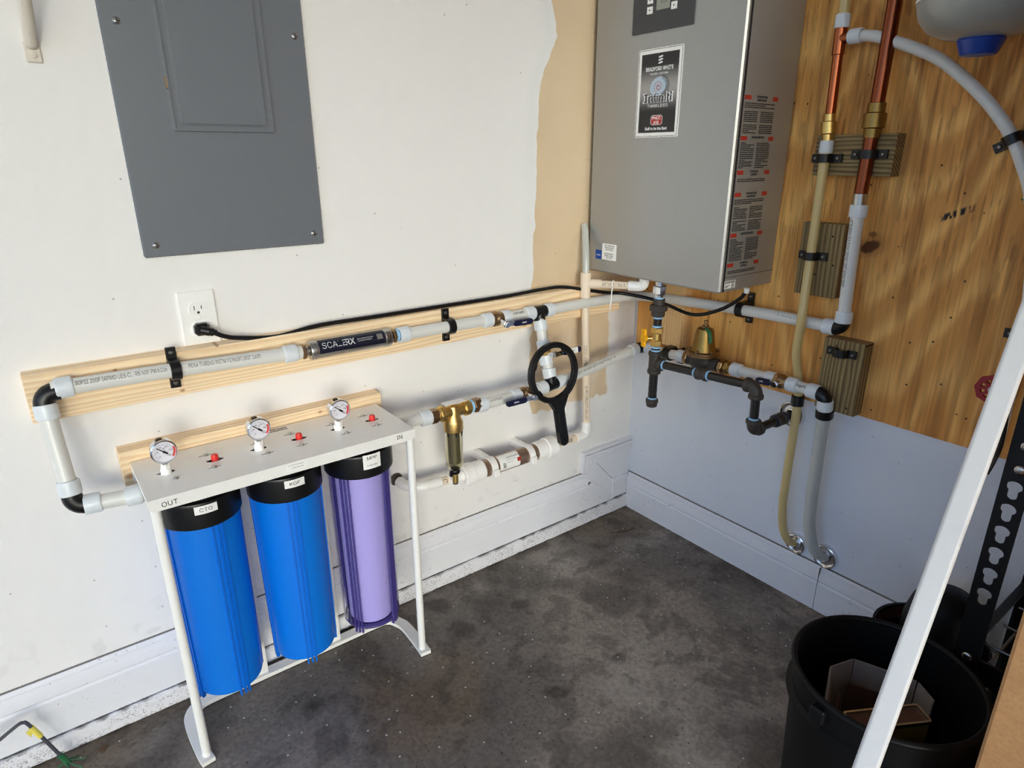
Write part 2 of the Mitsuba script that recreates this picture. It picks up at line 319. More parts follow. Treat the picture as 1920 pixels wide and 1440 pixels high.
def miter(m, pa, na): return trimesh.intersections.slice_mesh_plane(m, na, pa, cap=True, engine='earcut')
b1 = base_run(baseprof(.135, .016), (-3.4, 0, .050), (1, 0, 0), (0, -1, 0), 3.33)
try: b1 = miter(b1, (-.2205, 0, .1861), nz((-.1345, 0, -.1439)))
except Exception: pass
part(bl, 'board', b1, 'm_trim', 20)
part(bl, 'gap', box(-3.4, -.2235, -.0048, 0, .1845, .1860), 'm_caulk', False)
# the raised step of the baseboard at the corner
step = Polygon([(-.2235, .186), (-.2235, .2605), (-.001, .2605), (-.001, .052), (-.0766, .052)])
t2 = struct('trim_2', extr(step, .010, frame(V(0, 0, 0), V(1, 0, 0), V(0, 0, 1), V(0, -1, 0))), 'm_trim', False, 'raised baseboard panel in the corner')
ms = []
for d, hgt in ((.0, .006), (.012, .010), (.024, .006), (.034, .0045)):
    ln = LineString([(-.2235+d, .190+d*.5), (-.2235+d, .2605-d), (-.003, .2605-d)]).buffer(.0042, cap_style=2, join_style=2)
    ms.append(extr(ln, .010+hgt, frame(V(0, 0, 0), V(1, 0, 0), V(0, 0, 1), V(0, -1, 0))))
part(t2, 'moulding', cat(ms), 'm_trim', False)
ln = LineString([(-.165, .213), (-.083, .127)]).buffer(.0007, cap_style=2)
part(t2, 'joint', extr(ln, .0104, frame(V(0, 0, 0), V(1, 0, 0), V(0, 0, 1), V(0, -1, 0))), 'm_ink_pale', False)
part(t2, 'base_cap', cat([box(-.083, -.001, -.016, -.01, .052, .126, .001), box(-.083, -.001, -.018, -.01, .108, .114, .001)]), 'm_trim', False)
part(t2, 'gap', cat([box(-.2235, -.002, -.0115, 0, .2603, .2617), box(-.2243, -.2233, -.012, 0, .186, .2615)]), 'm_caulk', False)
br = struct('baseboard_right', box(-.006, 0, DY, -.002, 0, .012), 'm_gap')
part(br, 'board', base_run(baseprof(.133, .016), (0, -.72, 0), (0, 1, 0), (-1, 0, 0), .702), 'm_trim', 20)
part(br, 'board', base_run(baseprof(.133, .016), (0, DY+.02, 0), (0, 1, 0), (-1, 0, 0), -.7215-DY-.02), 'm_trim', 20)
part(br, 'gap', box(-.0068, 0, DY+.02, -.012, .1325, .1335), 'm_caulk', False)
part(br, 'joint', box(-.0164, -.002, -.7210, -.7204, 0, .132), 'm_caulk', False)
# ------------------------------------------------------------------ plywood on the right wall
py = thing('plywood_panel', 'big sheet of knotty golden brown plywood covering the right wall above the grey paint', 'plywood')
part(py, 'sheet', box(-.018, -.0005, -1.9, -.022, .5836, 2.3), 'm_plywood', False)
solo('wood_block', box(-.056, -.018, -.228, -.125, .638, .866, .001), 'm_pine_vert', 'pale pine block screwed to the plywood behind the gas pipe under the water heater', 'wood block', False)

# ------------------------------------------------------------------ left wall: breaker panel, bracket, outlet
bp = thing('breaker_panel', 'dark grey metal electrical breaker panel on the white left wall', 'electrical panel')
part(bp, 'cover', box(-1.3755, -1.024, -.010, 0, 1.0008, 1.95, .003), 'm_panel', False)
dp = Polygon([(-1.288, 1.226), (-1.1065, 1.226), (-1.1065, 1.84), (-1.288, 1.84)])
rim = dp.difference(dp.buffer(-.003, join_style=2))
F_A = lambda y: frame(V(0, y, 0), V(1, 0, 0), V(0, 0, 1), V(0, -1, 0))
part(bp, 'door', cat([extr(dp.buffer(-.0015, join_style=2), .0025, F_A(-.0098)), extr(rim, .0060, F_A(-.0098))]), 'm_panel', False)
dr_ = sbox(-1.2755, 1.2365, -1.119, 1.82).buffer(-.006).buffer(.006)
part(bp, 'door_panel', cat([extr(dr_, .0052, F_A(-.0098)), extr(dr_.buffer(-.0025), .0085, F_A(-.0098))]), 'm_panel', 30)
part(bp, 'latch', box(-1.2905, -1.2865, -.0155, -.011, 1.297, 1.316, .0008), 'm_bronze', False)
for x, z in ((-1.3504, 1.3996), (-1.0436, 1.4032), (-1.3527, 1.0226), (-1.0461, 1.0239)):
    sc = cat([lathe([(0, .003), (.004, .0026), (.0062, .0008), (.0065, 0), (0, 0)], (x, -.010, z), (0, -1, 0), 16)])
    k = part(bp, 'screw', sc, 'm_steel'); part(k, 'slot', cat([box(x-.005, x+.005, -.0134, -.0128, z-.0006, z+.0006), box(x-.0006, x+.0006, -.0134, -.0128, z-.005, z+.005)]), 'm_ink', False)
wb = thing('shelf_bracket', 'white painted bracket strut bolted to the left wall beside the breaker panel', 'bracket')
part(wb, 'base_plate', box(-1.4895, -1.4665, -.004, 0, 1.3265, 1.358, .002), 'm_bracket', False)
part(wb, 'strut', tube([(-1.4785, -.004, 1.351), (-1.478, -.012, 1.362), (-1.4765, -.032, 1.392), (-1.474, -.10, 1.50), (-1.473, -.20, 1.645)], np.array([.0085]*2+[.0095]*31), 14, 8), 'm_bracket')
part(wb, 'rivet', cat([disc((-1.4785, -.004, 1.3385), (0, -1, 0), .0055, .0022), disc((-1.4785, -.006, 1.3385), (0, -1, 0), .003, .0016)]), 'm_bracket')
# the cover plate, its two receptacles and the plug with the cord
po = thing('power_outlet', 'white duplex wall outlet plate under the breaker panel', 'outlet')
ox, oz = -1.2985, .874
part(po, 'plate', box(ox-.0355, ox+.0355, -.006, 0, oz-.0555, oz+.0555, .003), 'm_outlet', False)
for zz in (oz+.0195, oz-.0225):
    face = Point(ox, zz).buffer(.0172, 24).intersection(sbox(ox-.02, zz-.0142, ox+.02, zz+.0142))
    k = part(po, 'receptacle', extr(face, .0025, F_A(-.0055)), 'm_outlet', False)
    part(k, 'slot', cat([box(ox-.0075, ox-.0060, -.0084, -.007, zz-.002, zz+.006), box(ox+.0060, ox+.0075, -.0084, -.007, zz-.001, zz+.006), disc((ox, -.007, zz-.0075), (0, -1, 0), .0026, .0014, 12, 0)]), 'm_ink', False)
part(po, 'screw', lathe([(0, .0016), (.0028, .0008), (.003, 0), (0, 0)], (ox, -.006, oz), (0, -1, 0), 14), 'm_outlet')
pc = thing('power_cord', 'black power cord from the white outlet along the pine board to the water heater', 'cord')
part(pc, 'plug', cat([box(ox-.015, ox+.013, -.030, -.0085, .842, .866, .005), tube([(ox-.004, -.028, .854), (ox+.010, -.034, .850), (ox+.022, -.035, .846)], [.009]*9+[.008]*4+[.006]*4, 14)]), 'm_black')
cord = [(ox+.012, -.034, .850), (-1.262, -.034, .836), (-1.2323, -.033, .8275), (-1.1575, -.03, .8175), (-1.063, -.0235, .8255), (-.9334, -.0235, .8255), (-.745, -.0235, .8255), (-.545, -.0235, .8255), (-.42, -.026, .829), (-.345, -.03, .8275), (-.26, -.054, .8105), (-.2046, -.07, .7998), (-.16, -.085, .795), (-.115, -.155, .7842), (-.118, -.2207, .7780), (-.12, -.3154, .7675), (-.12, -.398, .7960), (-.12, -.455, .836), (-.12, -.470, .862)]
part(pc, 'cable', tube(cord, .0048, 12, 8), 'm_black')
part(pc, 'strain_relief', cyl((-.12, -.470, .852), (-.12, -.4715, .8643), .007, 16), 'm_label_white')

# ------------------------------------------------------------------ pine boards on the left wall
solo('wood_board', box(-1.604, -.121, -.038, 0, .7318, .8203, .001), 'm_pine', 'long pale pine board on the left wall carrying the upper water pipe', 'wood board', False)
solo('wood_board', box(-1.488, -.932, -.038, 0, .5675, .6405, .001), 'm_pine', 'short pale pine board behind the white filter stand', 'wood board', False)

# ------------------------------------------------------------------ pipe fittings
def pexpipe(label, pts, mat_='m_pex', r=.0143, rings=(), n=8, group='plastic water pipes', cat_='pipe', rr=.0187, name='water_pipe'):
    t = thing(name, label, cat_, group); part(t, 'tube', tube(pts, r, 20, n), mat_)
    for p, d in rings:
        p, d = V(*p), nz(d); L = .027
        part(t, 'expansion_ring', lathe([(r, 0), (rr-.001, 0), (rr, .002), (rr, L-.003), (rr-.0015, L), (r, L)], p-d*L/2, d, 24), 'm_pex_ring')
    return t
def elbow(name, label, c, d1, d2, r=.0165, L=.026, m='m_black', group='black elbow fittings', R=None):
    c, d1, d2 = V(*c), nz(d1), nz(d2); R = R or L*.72
    a = [c+d1*L, c+d1*R]; arc = [c+d1*R*(1-math.sin(t))+d2*R*(1-math.cos(t)) for t in np.linspace(0, math.pi/2, 8)]
    pts = [c+d1*L]+arc+[c+d2*L]
    return solo(name, tube(pts, r, 20, smooth=False), m, label, 'pipe fitting', 40, group)
def clamp(label, c, axis, out, r, depth, group='pipe clamps', w=.018, ear=.021):
    """black two-screw pipe clamp: c on the pipe axis, 'out' away from the surface that is depth behind c."""
    t = thing('pipe_clamp', label, 'clamp', group); ax, o = nz(axis), nz(out); X = np.cross(o, ax); ro = r+.0055
    body = unary_union([Point(0, 0).buffer(ro, 24), sbox(-ro, -depth, ro, 0), sbox(-ro-ear, -depth, ro+ear, -depth+.007)]).difference(Point(0, 0).buffer(r*.99, 24))
    part(t, 'band', extr(body, w, frame(V(*c)-ax*w/2, X, o, ax)), 'm_black', 30)
    for sg in (-1, 1):
        part(t, 'screw', lathe([(0, .003), (.003, .0028), (.0048, .001), (.005, 0), (0, 0)], V(*c)+X*sg*(ro+ear*.52)+o*(-depth+.007), o, 14), 'm_darksteel')
    return t
def valve(name, label, c, d, out, hd, hl, white=False, body='m_bronze', off=.046):
    """ball valve: c centre, d flow direction, out: stem direction, hd: lever direction."""
    t = thing(name, label, 'valve', 'lever ball valves'); c, d, out, hd = V(*c), nz(d), nz(out), nz(hd); h = .019
    part(t, 'body', cat([hexa(c-d*h, c-d*h*.35, .0195), lathe([(0, -h*.4), (.017, -h*.4), (.0195, 0), (.017, h*.4), (0, h*.4)], c, d), cyl(c+d*h*.35, c+d*h, .0165, 20)]), body, 25)
    part(t, 'stem', cat([cyl(c, c+out*off, .0065, 14), hexa(c+out*(off-.002), c+out*(off+.007), .0078)]), 'm_chrome', 25)
    sd = np.cross(out, hd); M = frame(c+out*(off-.003), hd, sd, out)
    part(t, 'lever', extr(unary_union([Point(0, 0).buffer(.0085), sbox(0, -.0058, hl*.4, .0058)]), .003, M), 'm_chrome', False)
    g = part(t, 'grip', extr(LineString([(hl*.36, 0), (hl-.008, 0)]).buffer(.0078, 8), .0065, frame(c+out*(off-.0048), hd, sd, out)), 'm_handle_blue', 30)
    if white: part(g, 'sticker', extr(sbox(hl*.5, -.0078, hl*.86, .0078), .0072, frame(c+out*(off-.0048), hd, sd, out)), 'm_label_white', False)
    up = sd if sd[2] > 0 else -sd; X = np.cross(up, out)
    part(g, 'lettering', txt('LEGEND', .0034 if not white else .002, c+out*(off+(.0018 if not white else .0026))+hd*hl*.66-up*.0016, X, up, .0002, True, .85, True), 'm_white_ink' if not white else 'm_ink', False)
    return t
def lines(root, items, m='m_ink_pale'):
    for it in items: part(root, 'lettering', txt_cyl(**it), m, False)

RZ = .0187
e1 = elbow('elbow_fitting', 'black elbow at the upper left end of the pipe on the long pine board', (-1.5805, -.062, .791), (1, 0, 0), (0, -.12, -1))
w = pexpipe('translucent water pipe on the left half of the long pine board', [(-1.566, -.062, .7955), (-1.36, -.062, .792), (-1.12, -.062, .783)], rings=[((-1.547, -.062, .7955), (1, 0, 0)), ((-1.144, -.062, .784), (1, 0, 0))])
lines(w, [dict(t='80PSI 200F IAPMO UES CL-R5 NSF PW6106', h=.0085, p0=(-1.53, -.062, .7955), d=(.166, 0, -.0035), out=(0, -.8, .5), r=.0143, sx=.58), dict(t='PEXa TUBING ASTM F1960/F1807 160E', h=.0085, p0=(-1.345, -.062, .7915), d=(.24, 0, -.009), out=(0, -.8, .5), r=.0143, sx=.6)])
clamp('black clamp on the pipe left of the silver inline cartridge', (-1.367, -.062, .7921), (1, 0, -.02), (0, -1, 0), .0143, .024)
# inline cartridge
f = thing('inline_filter', 'silver inline scale filter cartridge with a black label on the long pine board', 'water filter')
ca, cb = V(-1.110, -.062, .783), V(-.905, -.062, .7825); dA = nz(cb-ca)
part(f, 'body', lathe([(0, 0), (.0115, 0), (.0115, .004), (.0195, .007), (.0215, .010), (.0215, .021), (.0205, .022), (.0205, .183), (.0215, .184), (.0215, .196), (.0195, .2), (.0115, .203), (0, .205)], ca, dA, 36), 'm_steel')
k = part(f, 'label', patch_cyl(ca, dA, (0, -.86, .5), .0206, .034, .024, .180, .0004, 14), 'm_navy', 30)
part(k, 'lettering', cat([txt_cyl('SCALE', .0135, ca+dA*.030, dA, (0, -.86, .5), .0210, .0002, .95), txt_cyl('RX', .0135, ca+dA*.083, dA, (0, -.86, .5), .0210, .0002, .95, True)]), 'm_silver_ink', False)
part(k, 'lettering', cat([txt_cyl('WHOLE HOME FILTRATION', .003, ca+dA*.112, dA, (0, -.86, .5), .0210, .0002, .7, False, .10), txt_cyl('SCALE REDUCE TECHNOLOGY', .0022, ca+dA*.112, dA, (0, -.86, .5), .0210, .0002, .8, False, -.12)]), 'm_silver_ink', False)
part(k, 'seal', patch_cyl(ca, dA, (0, -.86, .5), .0210, .013, .160, .174, .0002, 6), 'm_ink_pale', 30)
for q, sg in ((ca, -1), (cb, 1)):
    part(f, 'nipple', cat([hexa(q+dA*sg*.001, q+dA*sg*.010, .0165), cyl(q+dA*sg*.009, q+dA*sg*.024, .0125, 20)]), 'm_bronze', 25)
    part(f, 'seal_tape', lathe([(.0125, 0), (.0142, .001), (.0138, .004), (.0143, .006), (.0125, .008)], q+dA*sg*.010, dA*sg, 22), 'm_tape')
w = pexpipe('translucent water pipe between the silver cartridge and the first lever valve', [(-.885, -.062, .782), (-.745, -.062, .7815), (-.625, -.062, .780)], rings=[((-.8735, -.062, .782), (1, 0, 0)), ((-.632, -.062, .780), (1, 0, 0))])
clamp('black clamp on the pipe right of the silver inline cartridge', (-.745, -.062, .7815), (1, 0, 0), (0, -1, 0), .0143, .024)
valve('ball_valve', 'lever valve with blue handle on the upper pipe over the pine board', (-.603, -.062, .7795), (1, 0, 0), (0, -1, -.15), (1, 0, -.03), .086)
w = pexpipe('short water pipe between the upper lever valve and the black tee', [(-.592, -.062, .779), (-.475, -.062, .778)], rings=[((-.573, -.062, .779), (1, 0, 0)), ((-.492, -.062, .778), (1, 0, 0))])
lines(w, [dict(t='180F 80PSI', h=.006, p0=(-.555, -.062, .779), d=(1, 0, 0), out=(0, -.75, .6), r=.0143, sx=.75)])
t = thing('tee_fitting', 'black tee on the upper water pipe over the bypass drop', 'pipe fitting', 'black tee fittings')
part(t, 'body', cat([cyl((-.482, -.062, .778), (-.436, -.062, .778), .0160, 20, .001), cyl((-.459, -.062, .778), (-.4605, -.067, .752), .0160, 20, .001)]), 'm_black')
w = pexpipe('long water pipe from the tee round the corner onto the plywood', [(-.445, -.062, .778), (-.33, -.062, .779), (-.20, -.064, .7785), (-.125, -.068, .778), (-.085, -.090, .778), (-.066, -.145, .780), (-.062, -.23, .784), (-.062, -.4237, .7925), (-.062, -.55, .7955), (-.062, -.672, .795)], rings=[((-.425, -.062, .778), (1, 0, 0)), ((-.062, -.664, .795), (0, 1, 0))])
lines(w, [dict(t='CL-R5 NSF 61 C-UL', h=.007, p0=(-.062, -.535, .7945), d=(0, -1, 0.0), out=(-.8, 0, .5), r=.0143, sx=.6)])
clamp('black clamp on the horizontal pipe under the heater corner', (-.062, -.4237, .7925), (0, 1, -.02), (-1, 0, 0), .0143, .044)
elbow('elbow_fitting', 'black elbow on the plywood at the foot of the pipe with the copper top', (-.062, -.694, .795), (0, 1, 0), (0, 0, 1))
# upright pipe with copper top (right one)
w = pexpipe('upright printed water pipe on the plywood under the thick copper pipe', [(-.062, -.694, .812), (-.062, -.689, .94), (-.062, -.686, 1.072)], rings=[((-.062, -.694, .824), (0, 0, 1)), ((-.062, -.6865, 1.062), (0, 0, 1))])
lines(w, [dict(t='CTS SDR9 PEX 5106 100PSI 180F 80PSI 200F', h=.0085, p0=(-.062, -.687, 1.043), d=(0, -.005, -.2), out=(-1, 0.45, 0), r=.0143, sx=.56)], 'm_ink')
cp = thing('copper_pipe', 'thick copper water pipe rising up the plywood', 'pipe')
part(cp, 'tube', tube([(-.064, -.686, 1.088), (-.066, -.690, 1.30), (-.068, -.692, 1.75)], .0143, 22), 'm_copper_dark')
part(cp, 'adapter', cyl((-.063, -.6862, 1.074), (-.064, -.6865, 1.100), .0152, 22, .001), 'm_steel')
part(cp, 'union', cat([lathe([(.014, 0), (.0168, 0), (.0168, .018), (.0222, .020), (.0222, .048), (.0175, .050), (.0175, .068), (.0143, .069)], (-.0655, -.689, 1.213), (0, -.01, 1), 28)]), 'm_brass_dark')
clamp('black clamp holding the thick copper pipe to the wooden block', (-.065, -.6885, 1.180), (0, 0, 1), (-1, 0, 0), .0143, .009, ear=.018)
# thin copper pipe with tee and yellowed pipe (left one)
cp = thing('copper_pipe', 'thin copper pipe with a copper tee beside the water heater', 'pipe')
part(cp, 'tube', tube([(-.066, -.592, 1.262), (-.066, -.5885, 1.40)], .0108, 20), 'm_copper')
part(cp, 'tee', cat([cyl((-.066, -.5885, 1.382), (-.066, -.5885, 1.438), .0128, 20, .001), cyl((-.066, -.5885, 1.414), (-.066, -.612, 1.4145), .0122, 20, .001)]), 'm_copper')
part(cp, 'union', lathe([(.0105, 0), (.0118, 0), (.0118, .016), (.0165, .018), (.0165, .042), (.0125, .044), (.0125, .058), (.0108, .059)], (-.066, -.594, 1.206), (0, .06, 1), 24), 'm_brass')
w = pexpipe('short stub of pipe above the copper tee', [(-.066, -.5885, 1.432), (-.066, -.588, 1.6)], 'm_pex_yellow', .0108, [((-.066, -.5885, 1.447), (0, 0, 1))], rr=.0150)
w = pexpipe('arched translucent pipe from the copper tee across the plywood', [(-.066, -.608, 1.4145), (-.065, -.655, 1.411), (-.062, -.7038, 1.394), (-.060, -.7471, 1.376), (-.055, -.800, 1.347), (-.05, -.870, 1.2875), (-.045, -.915, 1.2375), (-.04, -.937, 1.205), (-.04, -.962, 1.16), (-.04, -.988, 1.10), (-.042, -1.016, .98), (-.045, -1.032, .8435), (-.045, -1.036, .62)], 'm_pex', .0112, [((-.066, -.622, 1.4145), (0, 1, 0))], rr=.0150)
clamp('black clamp at the lower end of the arched pipe', (-.04, -.937, 1.205), (0, .5, .9), (-1, 0, 0), .0112, .022, ear=.02)
w = pexpipe('yellowed upright pipe running down past three blocks to the floor trim', [(-.066, -.594, 1.212), (-.070, -.5955, 1.17), (-.070, -.5965, .954), (-.084, -.6045, .85), (-.088, -.6070, .795), (-.072, -.598, .715), (-.046, -.599, .645), (-.041, -.603, .60), (-.045, -.6066, .50), (-.046, -.607, .38), (-.046, -.608, .29), (-.044, -.617, .22), (-.034, -.630, .182), (-.016, -.637, .168), (-.004, -.638, .164)], 'm_pex_yellow', .0108, [((-.067, -.594, 1.196), (0, 0, 1))], rr=.0145)
part(w, 'coupling', cyl((-.042, -.604, .570), (-.041, -.602, .598), .0155, 22, .002), 'm_black', label='black collar')
clamp('black clamp holding the yellowed pipe at the upper block', (-.0702, -.5956, 1.172), (0, 0, 1), (-1, 0, 0), .0108, .0142, ear=.018)
clamp('black clamp holding the yellowed pipe at the middle block', (-.070, -.5965, .954), (0, 0, 1), (-1, 0, 0), .0108, .014, ear=.018)
# treated blocks
solo('treated_block', box(-.056, -.018, -.738, -.563, 1.135, 1.2215, .001), 'm_treated_h', 'dark treated wood block behind both copper pipes with sideways grain', 'wood block', False, 'treated wood blocks')
solo('treated_block', box(-.056, -.018, -.661, -.559, .860, 1.029, .001), 'm_treated_v', 'treated wood block with upright grain behind the middle of the yellowed pipe', 'wood block', False, 'treated wood blocks')
b3 = box(-.056, -.018, -.752, -.655, .590, .768, .001)
solo('treated_block', b3, 'm_treated_v', 'lowest treated wood block at the bottom edge of the plywood with an empty clamp', 'wood block', False, 'treated wood blocks')
clamp('empty black clamp on the lowest treated block', (-.063, -.702, .739), (0, 0, 1), (-1, 0, 0), .0125, .007, ear=.016)

# ------------------------------------------------------------------ the left drop and the outlet of the stand
w = pexpipe('upright translucent pipe at the left end going down to the filter stand', [(-1.5805, -.064, .775), (-1.578, -.085, .69), (-1.575, -.108, .607)], rings=[((-1.580, -.0665, .7585), (0, -.2, -1)), ((-1.5755, -.104, .623), (0, -.2, -1))])
lines(w, [dict(t='PEXa TUBING ASTM F876 F877 IPC 180F', h=.005, p0=(-1.5790, -.071, .742), d=(.0035, -.028, -.11), out=(-.9, -.7, 0), r=.0143, sx=.66)])
elbow('elbow_fitting', 'black elbow left of the filter stand outlet', (-1.575, -.112, .588), (0, .2, 1), (1, -.1, 0))
w = pexpipe('short water pipe into the OUT side of the filter stand', [(-1.563, -.113, .5875), (-1.51, -.120, .585), (-1.43, -.13, .582)], rings=[((-1.547, -.115, .587), (1, -.1, 0)), ((-1.482, -.123, .5845), (1, -.1, 0))])
# ------------------------------------------------------------------ filter stand
fs = thing('filter_stand', 'white metal stand carrying three big water filters', 'filter stand')
PZ, Y0, Y1, X0, X1 = .6175, -.235, -.042, -1.4725, -.9490
plate = sbox(X0, Y0, X1, Y1); slots = []
GX, BX = [-1.424, -1.252, -1.082], [-1.336, -1.168, -1.0]
for x in GX+BX: slots.append(affinity.scale(Point(x, -.13).buffer(1, 24), .0165, .0085))
WS = [(-1.346, -.097), (-1.3448, -.1626), (-1.248, -.1), (-1.2434, -.1623), (-1.1764, -.0963), (-1.1749, -.1663), (-1.0845, -.1), (-1.0764, -.1657), (-1.0073, -.0958), (-1.0047, -.1651)]
for x, y in WS: slots.append(unary_union([affinity.scale(Point(x-.0075, y).buffer(1, 12), .006, .0026), affinity.scale(Point(x+.0075, y).buffer(1, 12), .006, .0026), sbox(x-.008, y-.0014, x+.008, y+.0014)]))
top = extr(plate.difference(unary_union(slots)), .0018, frame(V(0, 0, PZ-.0018), V(1, 0, 0), V(0, 1, 0), V(0, 0, 1)))
fl = sbox(X0, PZ-.0235, X1, PZ).difference(unary_union([sbox(X0, PZ-.03, X0+.010, PZ-.0235+.01).difference(Point(X0+.010, PZ-.0135).buffer(.01)), sbox(X1-.010, PZ-.03, X1, PZ-.0135).difference(Point(X1-.010, PZ-.0135).buffer(.01))]))
flange = extr(fl, .0018, frame(V(0, Y0+.0018, 0), V(1, 0, 0), V(0, 0, 1), V(0, -1, 0)))
ends = [box(X0, X0+.0018, Y0, Y1, PZ-.010, PZ), box(X1-.0018, X1, Y0, Y1, PZ-.010, PZ)]
tp = part(fs, 'top_plate', cat([top, flange]+ends), 'm_white_enamel', 30)
part(tp, 'back_flange', box(X0, X1, -.0435, -.042, .575, PZ), 'm_white_enamel', False)
part(tp, 'lettering', txt('OUT', .0092, (-1.4525, Y0-.0001, .5995), (1, 0, .015), (0, 0, 1), .0003), 'm_ink', False)
part(tp, 'lettering', txt('IN', .0088, (-.9935, Y0-.0001, .6035), (1, 0, 0), (0, 0, 1), .0003), 'm_ink', False)
k = part(tp, 'paper_label', box(-1.2315, -1.190, Y0-.0006, Y0, .6005, .6165), 'm_label_white', False, 'white paper label')
part(k, 'lettering', cat([txt('1. KDF 2 THEN CARBON 3', .0022, (-1.2275, Y0-.0006, .6105), (1, 0, 0), (0, 0, 1), .0002, False, .8), txt('WATER FLOW LINE', .0020, (-1.222, Y0-.0006, .6045), (1, 0, 0), (0, 0, 1), .0002, False, .9)]), 'm_ink', False)
k = part(tp, 'printed_label', box(-1.222, -1.165, -.068, -.046, PZ, PZ+.0002), 'm_white_enamel', False, 'clear printed label')
part(k, 'lettering', words(2, (-1.219, -.053, PZ+.0003), (1, 0, 0), (0, 1, 0), .05, .009, 5, 1.0, wm=.003), 'm_ink_pale', False)
for x, y in WS+[(-1.4135, -.1682)]:
    part(fs, 'bolt', cat([disc((x, y, PZ-.001), (0, 0, 1), .0058, .002, 20), hexa((x, y, PZ), (x, y, PZ+.0034), .0042)]), 'm_steel', 25)
LX = (-1.4615, -.9525)
for x in LX: part(fs, 'leg', tube([(x, -.214, .010), (x, -.216, PZ-.004)], .0088, 18), 'm_white_enamel')
# base: one flat bar bent into a U
bl_ = [(-1.4625, -.232), (-1.4665, -.20), (-1.4700, -.12), (-1.4650, -.085), (-1.445, -.062), (-1.41, -.055), (-1.30, -.055), (-1.1, -.055), (-1.0, -.055), (-.970, -.062), (-.955, -.085), (-.9465, -.12), (-.9495, -.20), (-.9525, -.232)]
pth = LineString([tuple(p[:2]) for p in spline([(a, b, 0) for a, b in bl_], 6)])
part(fs, 'base', extr(pth.buffer(.0132, cap_style=2, join_style=1), .010, frame(V(0, 0, .002), V(1, 0, 0), V(0, 1, 0), V(0, 0, 1))), 'm_white_enamel', 30)
for x in (-1.4685, -.948): part(fs, 'foot', cyl((x, -.15, 0), (x, -.15, .003), .010, 16), 'm_black')
for x in (-1.2985, -1.1155): part(fs, 'back_bar', box(x-.012, x+.012, -.060, -.055, .012, PZ-.03, .001), 'm_white_enamel', False)
# housings
HX = [-1.378, -1.210, -1.042]; HY = -.132
LB = ['CTO', 'KDF', 'MPP']; desc = ['blue water filter housing with the CTO label, leftmost of the three', 'blue water filter housing with the KDF label, in the middle of the stand', 'see-through violet water filter housing with the MPP label, rightmost of the three']
groups = [[-78, -165, 12, 100], [-97, -185, -8, 82], [-141, -56, 35, 125]]
for i, x in enumerate(HX):
    h = thing('water_filter', desc[i], 'water filter', 'big water filters in the white stand'); o = V(x, HY, 0); Z = V(0, 0, 1)
    part(h, 'head', cat([lathe([(0, .570), (.066, .570), (.070, .576), (.066, .590), (.055, .600), (.050, .606), (0, .606)], o, Z, 40), cyl((x-.072, HY, .585), (x+.072, HY, .585), .019, 20)]), 'm_black')
    cp = part(h, 'cap', lathe([(0, .518), (.0745, .518), (.0765, .521), (.0765, .566), (.0745, .571), (.060, .574), (0, .574)], o, Z, 56), 'm_black')
    prof = [(0, .112), (.058, .112), (.0645, .116), (.0668, .124), (.0708, .520), (0, .520)]
    sm = part(h, 'sump', lathe(prof if i < 2 else prof[1:-1], o, Z, 56), 'm_blue' if i < 2 else 'm_violet_shell')
    if i == 2:
        part(h, 'filter_element', lathe([(0, .122), (.050, .122), (.0525, .126), (.0560, .517), (0, .517)], o, Z, 40), 'm_cartridge', label='pale filter element inside')
        part(sm, 'bottom', lathe([(0, .1115), (.058, .1115), (.0645, .1155), (.0672, .120), (.0665, .1225), (0, .1125)], o, Z, 48), 'm_sump_rib')
    for g in groups[i]:
        for da in (-9, -1, 6):
            a = math.radians(g+da); ex = V(math.cos(a), math.sin(a), 0); sd = V(-ex[1], ex[0], 0); wd = .0017 if i < 2 else .0016
            hw = V(0, 0, 0)
            pts = []
            for z, r in ((.104, .0662), (.130, .0669), (.517, .0707)):
                for q in (-1, 1):
                    for rr_ in (r-.004, r+(.0032 if i < 2 else .0012)): pts.append(o+ex*rr_+sd*q*wd+Z*z)
            part(sm, 'rib', trimesh.convex.convex_hull(np.array(pts)), 'm_blue_rib' if i < 2 else 'm_sump_rib', False)
    bt = part(h, 'vent_button', cat([lathe([(0, .606), (.0085, .606), (.0085, .612), (.0068, .613), (.0068, .626), (.0055, .629), (0, .6295)], V(BX[i], -.13, 0), Z, 20)]), 'm_red', label='red vent button')
    a0 = V(-.02, -1, 0) if i < 2 else V(0.0, -1, 0)
    rows = [(.5500, .5670, LB[i], .0072)] if i < 2 else [(.5570, .5740, 'MPP', .0072), (.5400, .5570, '5 MICRON', .0030)]
    for z0, z1, tx, th in rows:
        k = part(h, 'label', patch_cyl(o, Z, a0, .0766, .041, z0, z1, .0004, 8), 'm_label_white', 30, 'white label')
        m = meshkit.text_mesh(tx, th, .0002, False); wdt = (m.bounds[1][0]+m.bounds[0][0])*.5
        v = m.vertices.copy(); sxx = 1.15; a = math.atan2(a0[1], a0[0])+(v[:, 0]-wdt)*sxx/.077
        m.vertices = np.stack([x+(.07705+v[:, 2])*np.cos(a), HY+(.07705+v[:, 2])*np.sin(a), (z0+z1)/2-th/2+v[:, 1]], 1)
        part(k, 'lettering', m, 'm_ink', False)
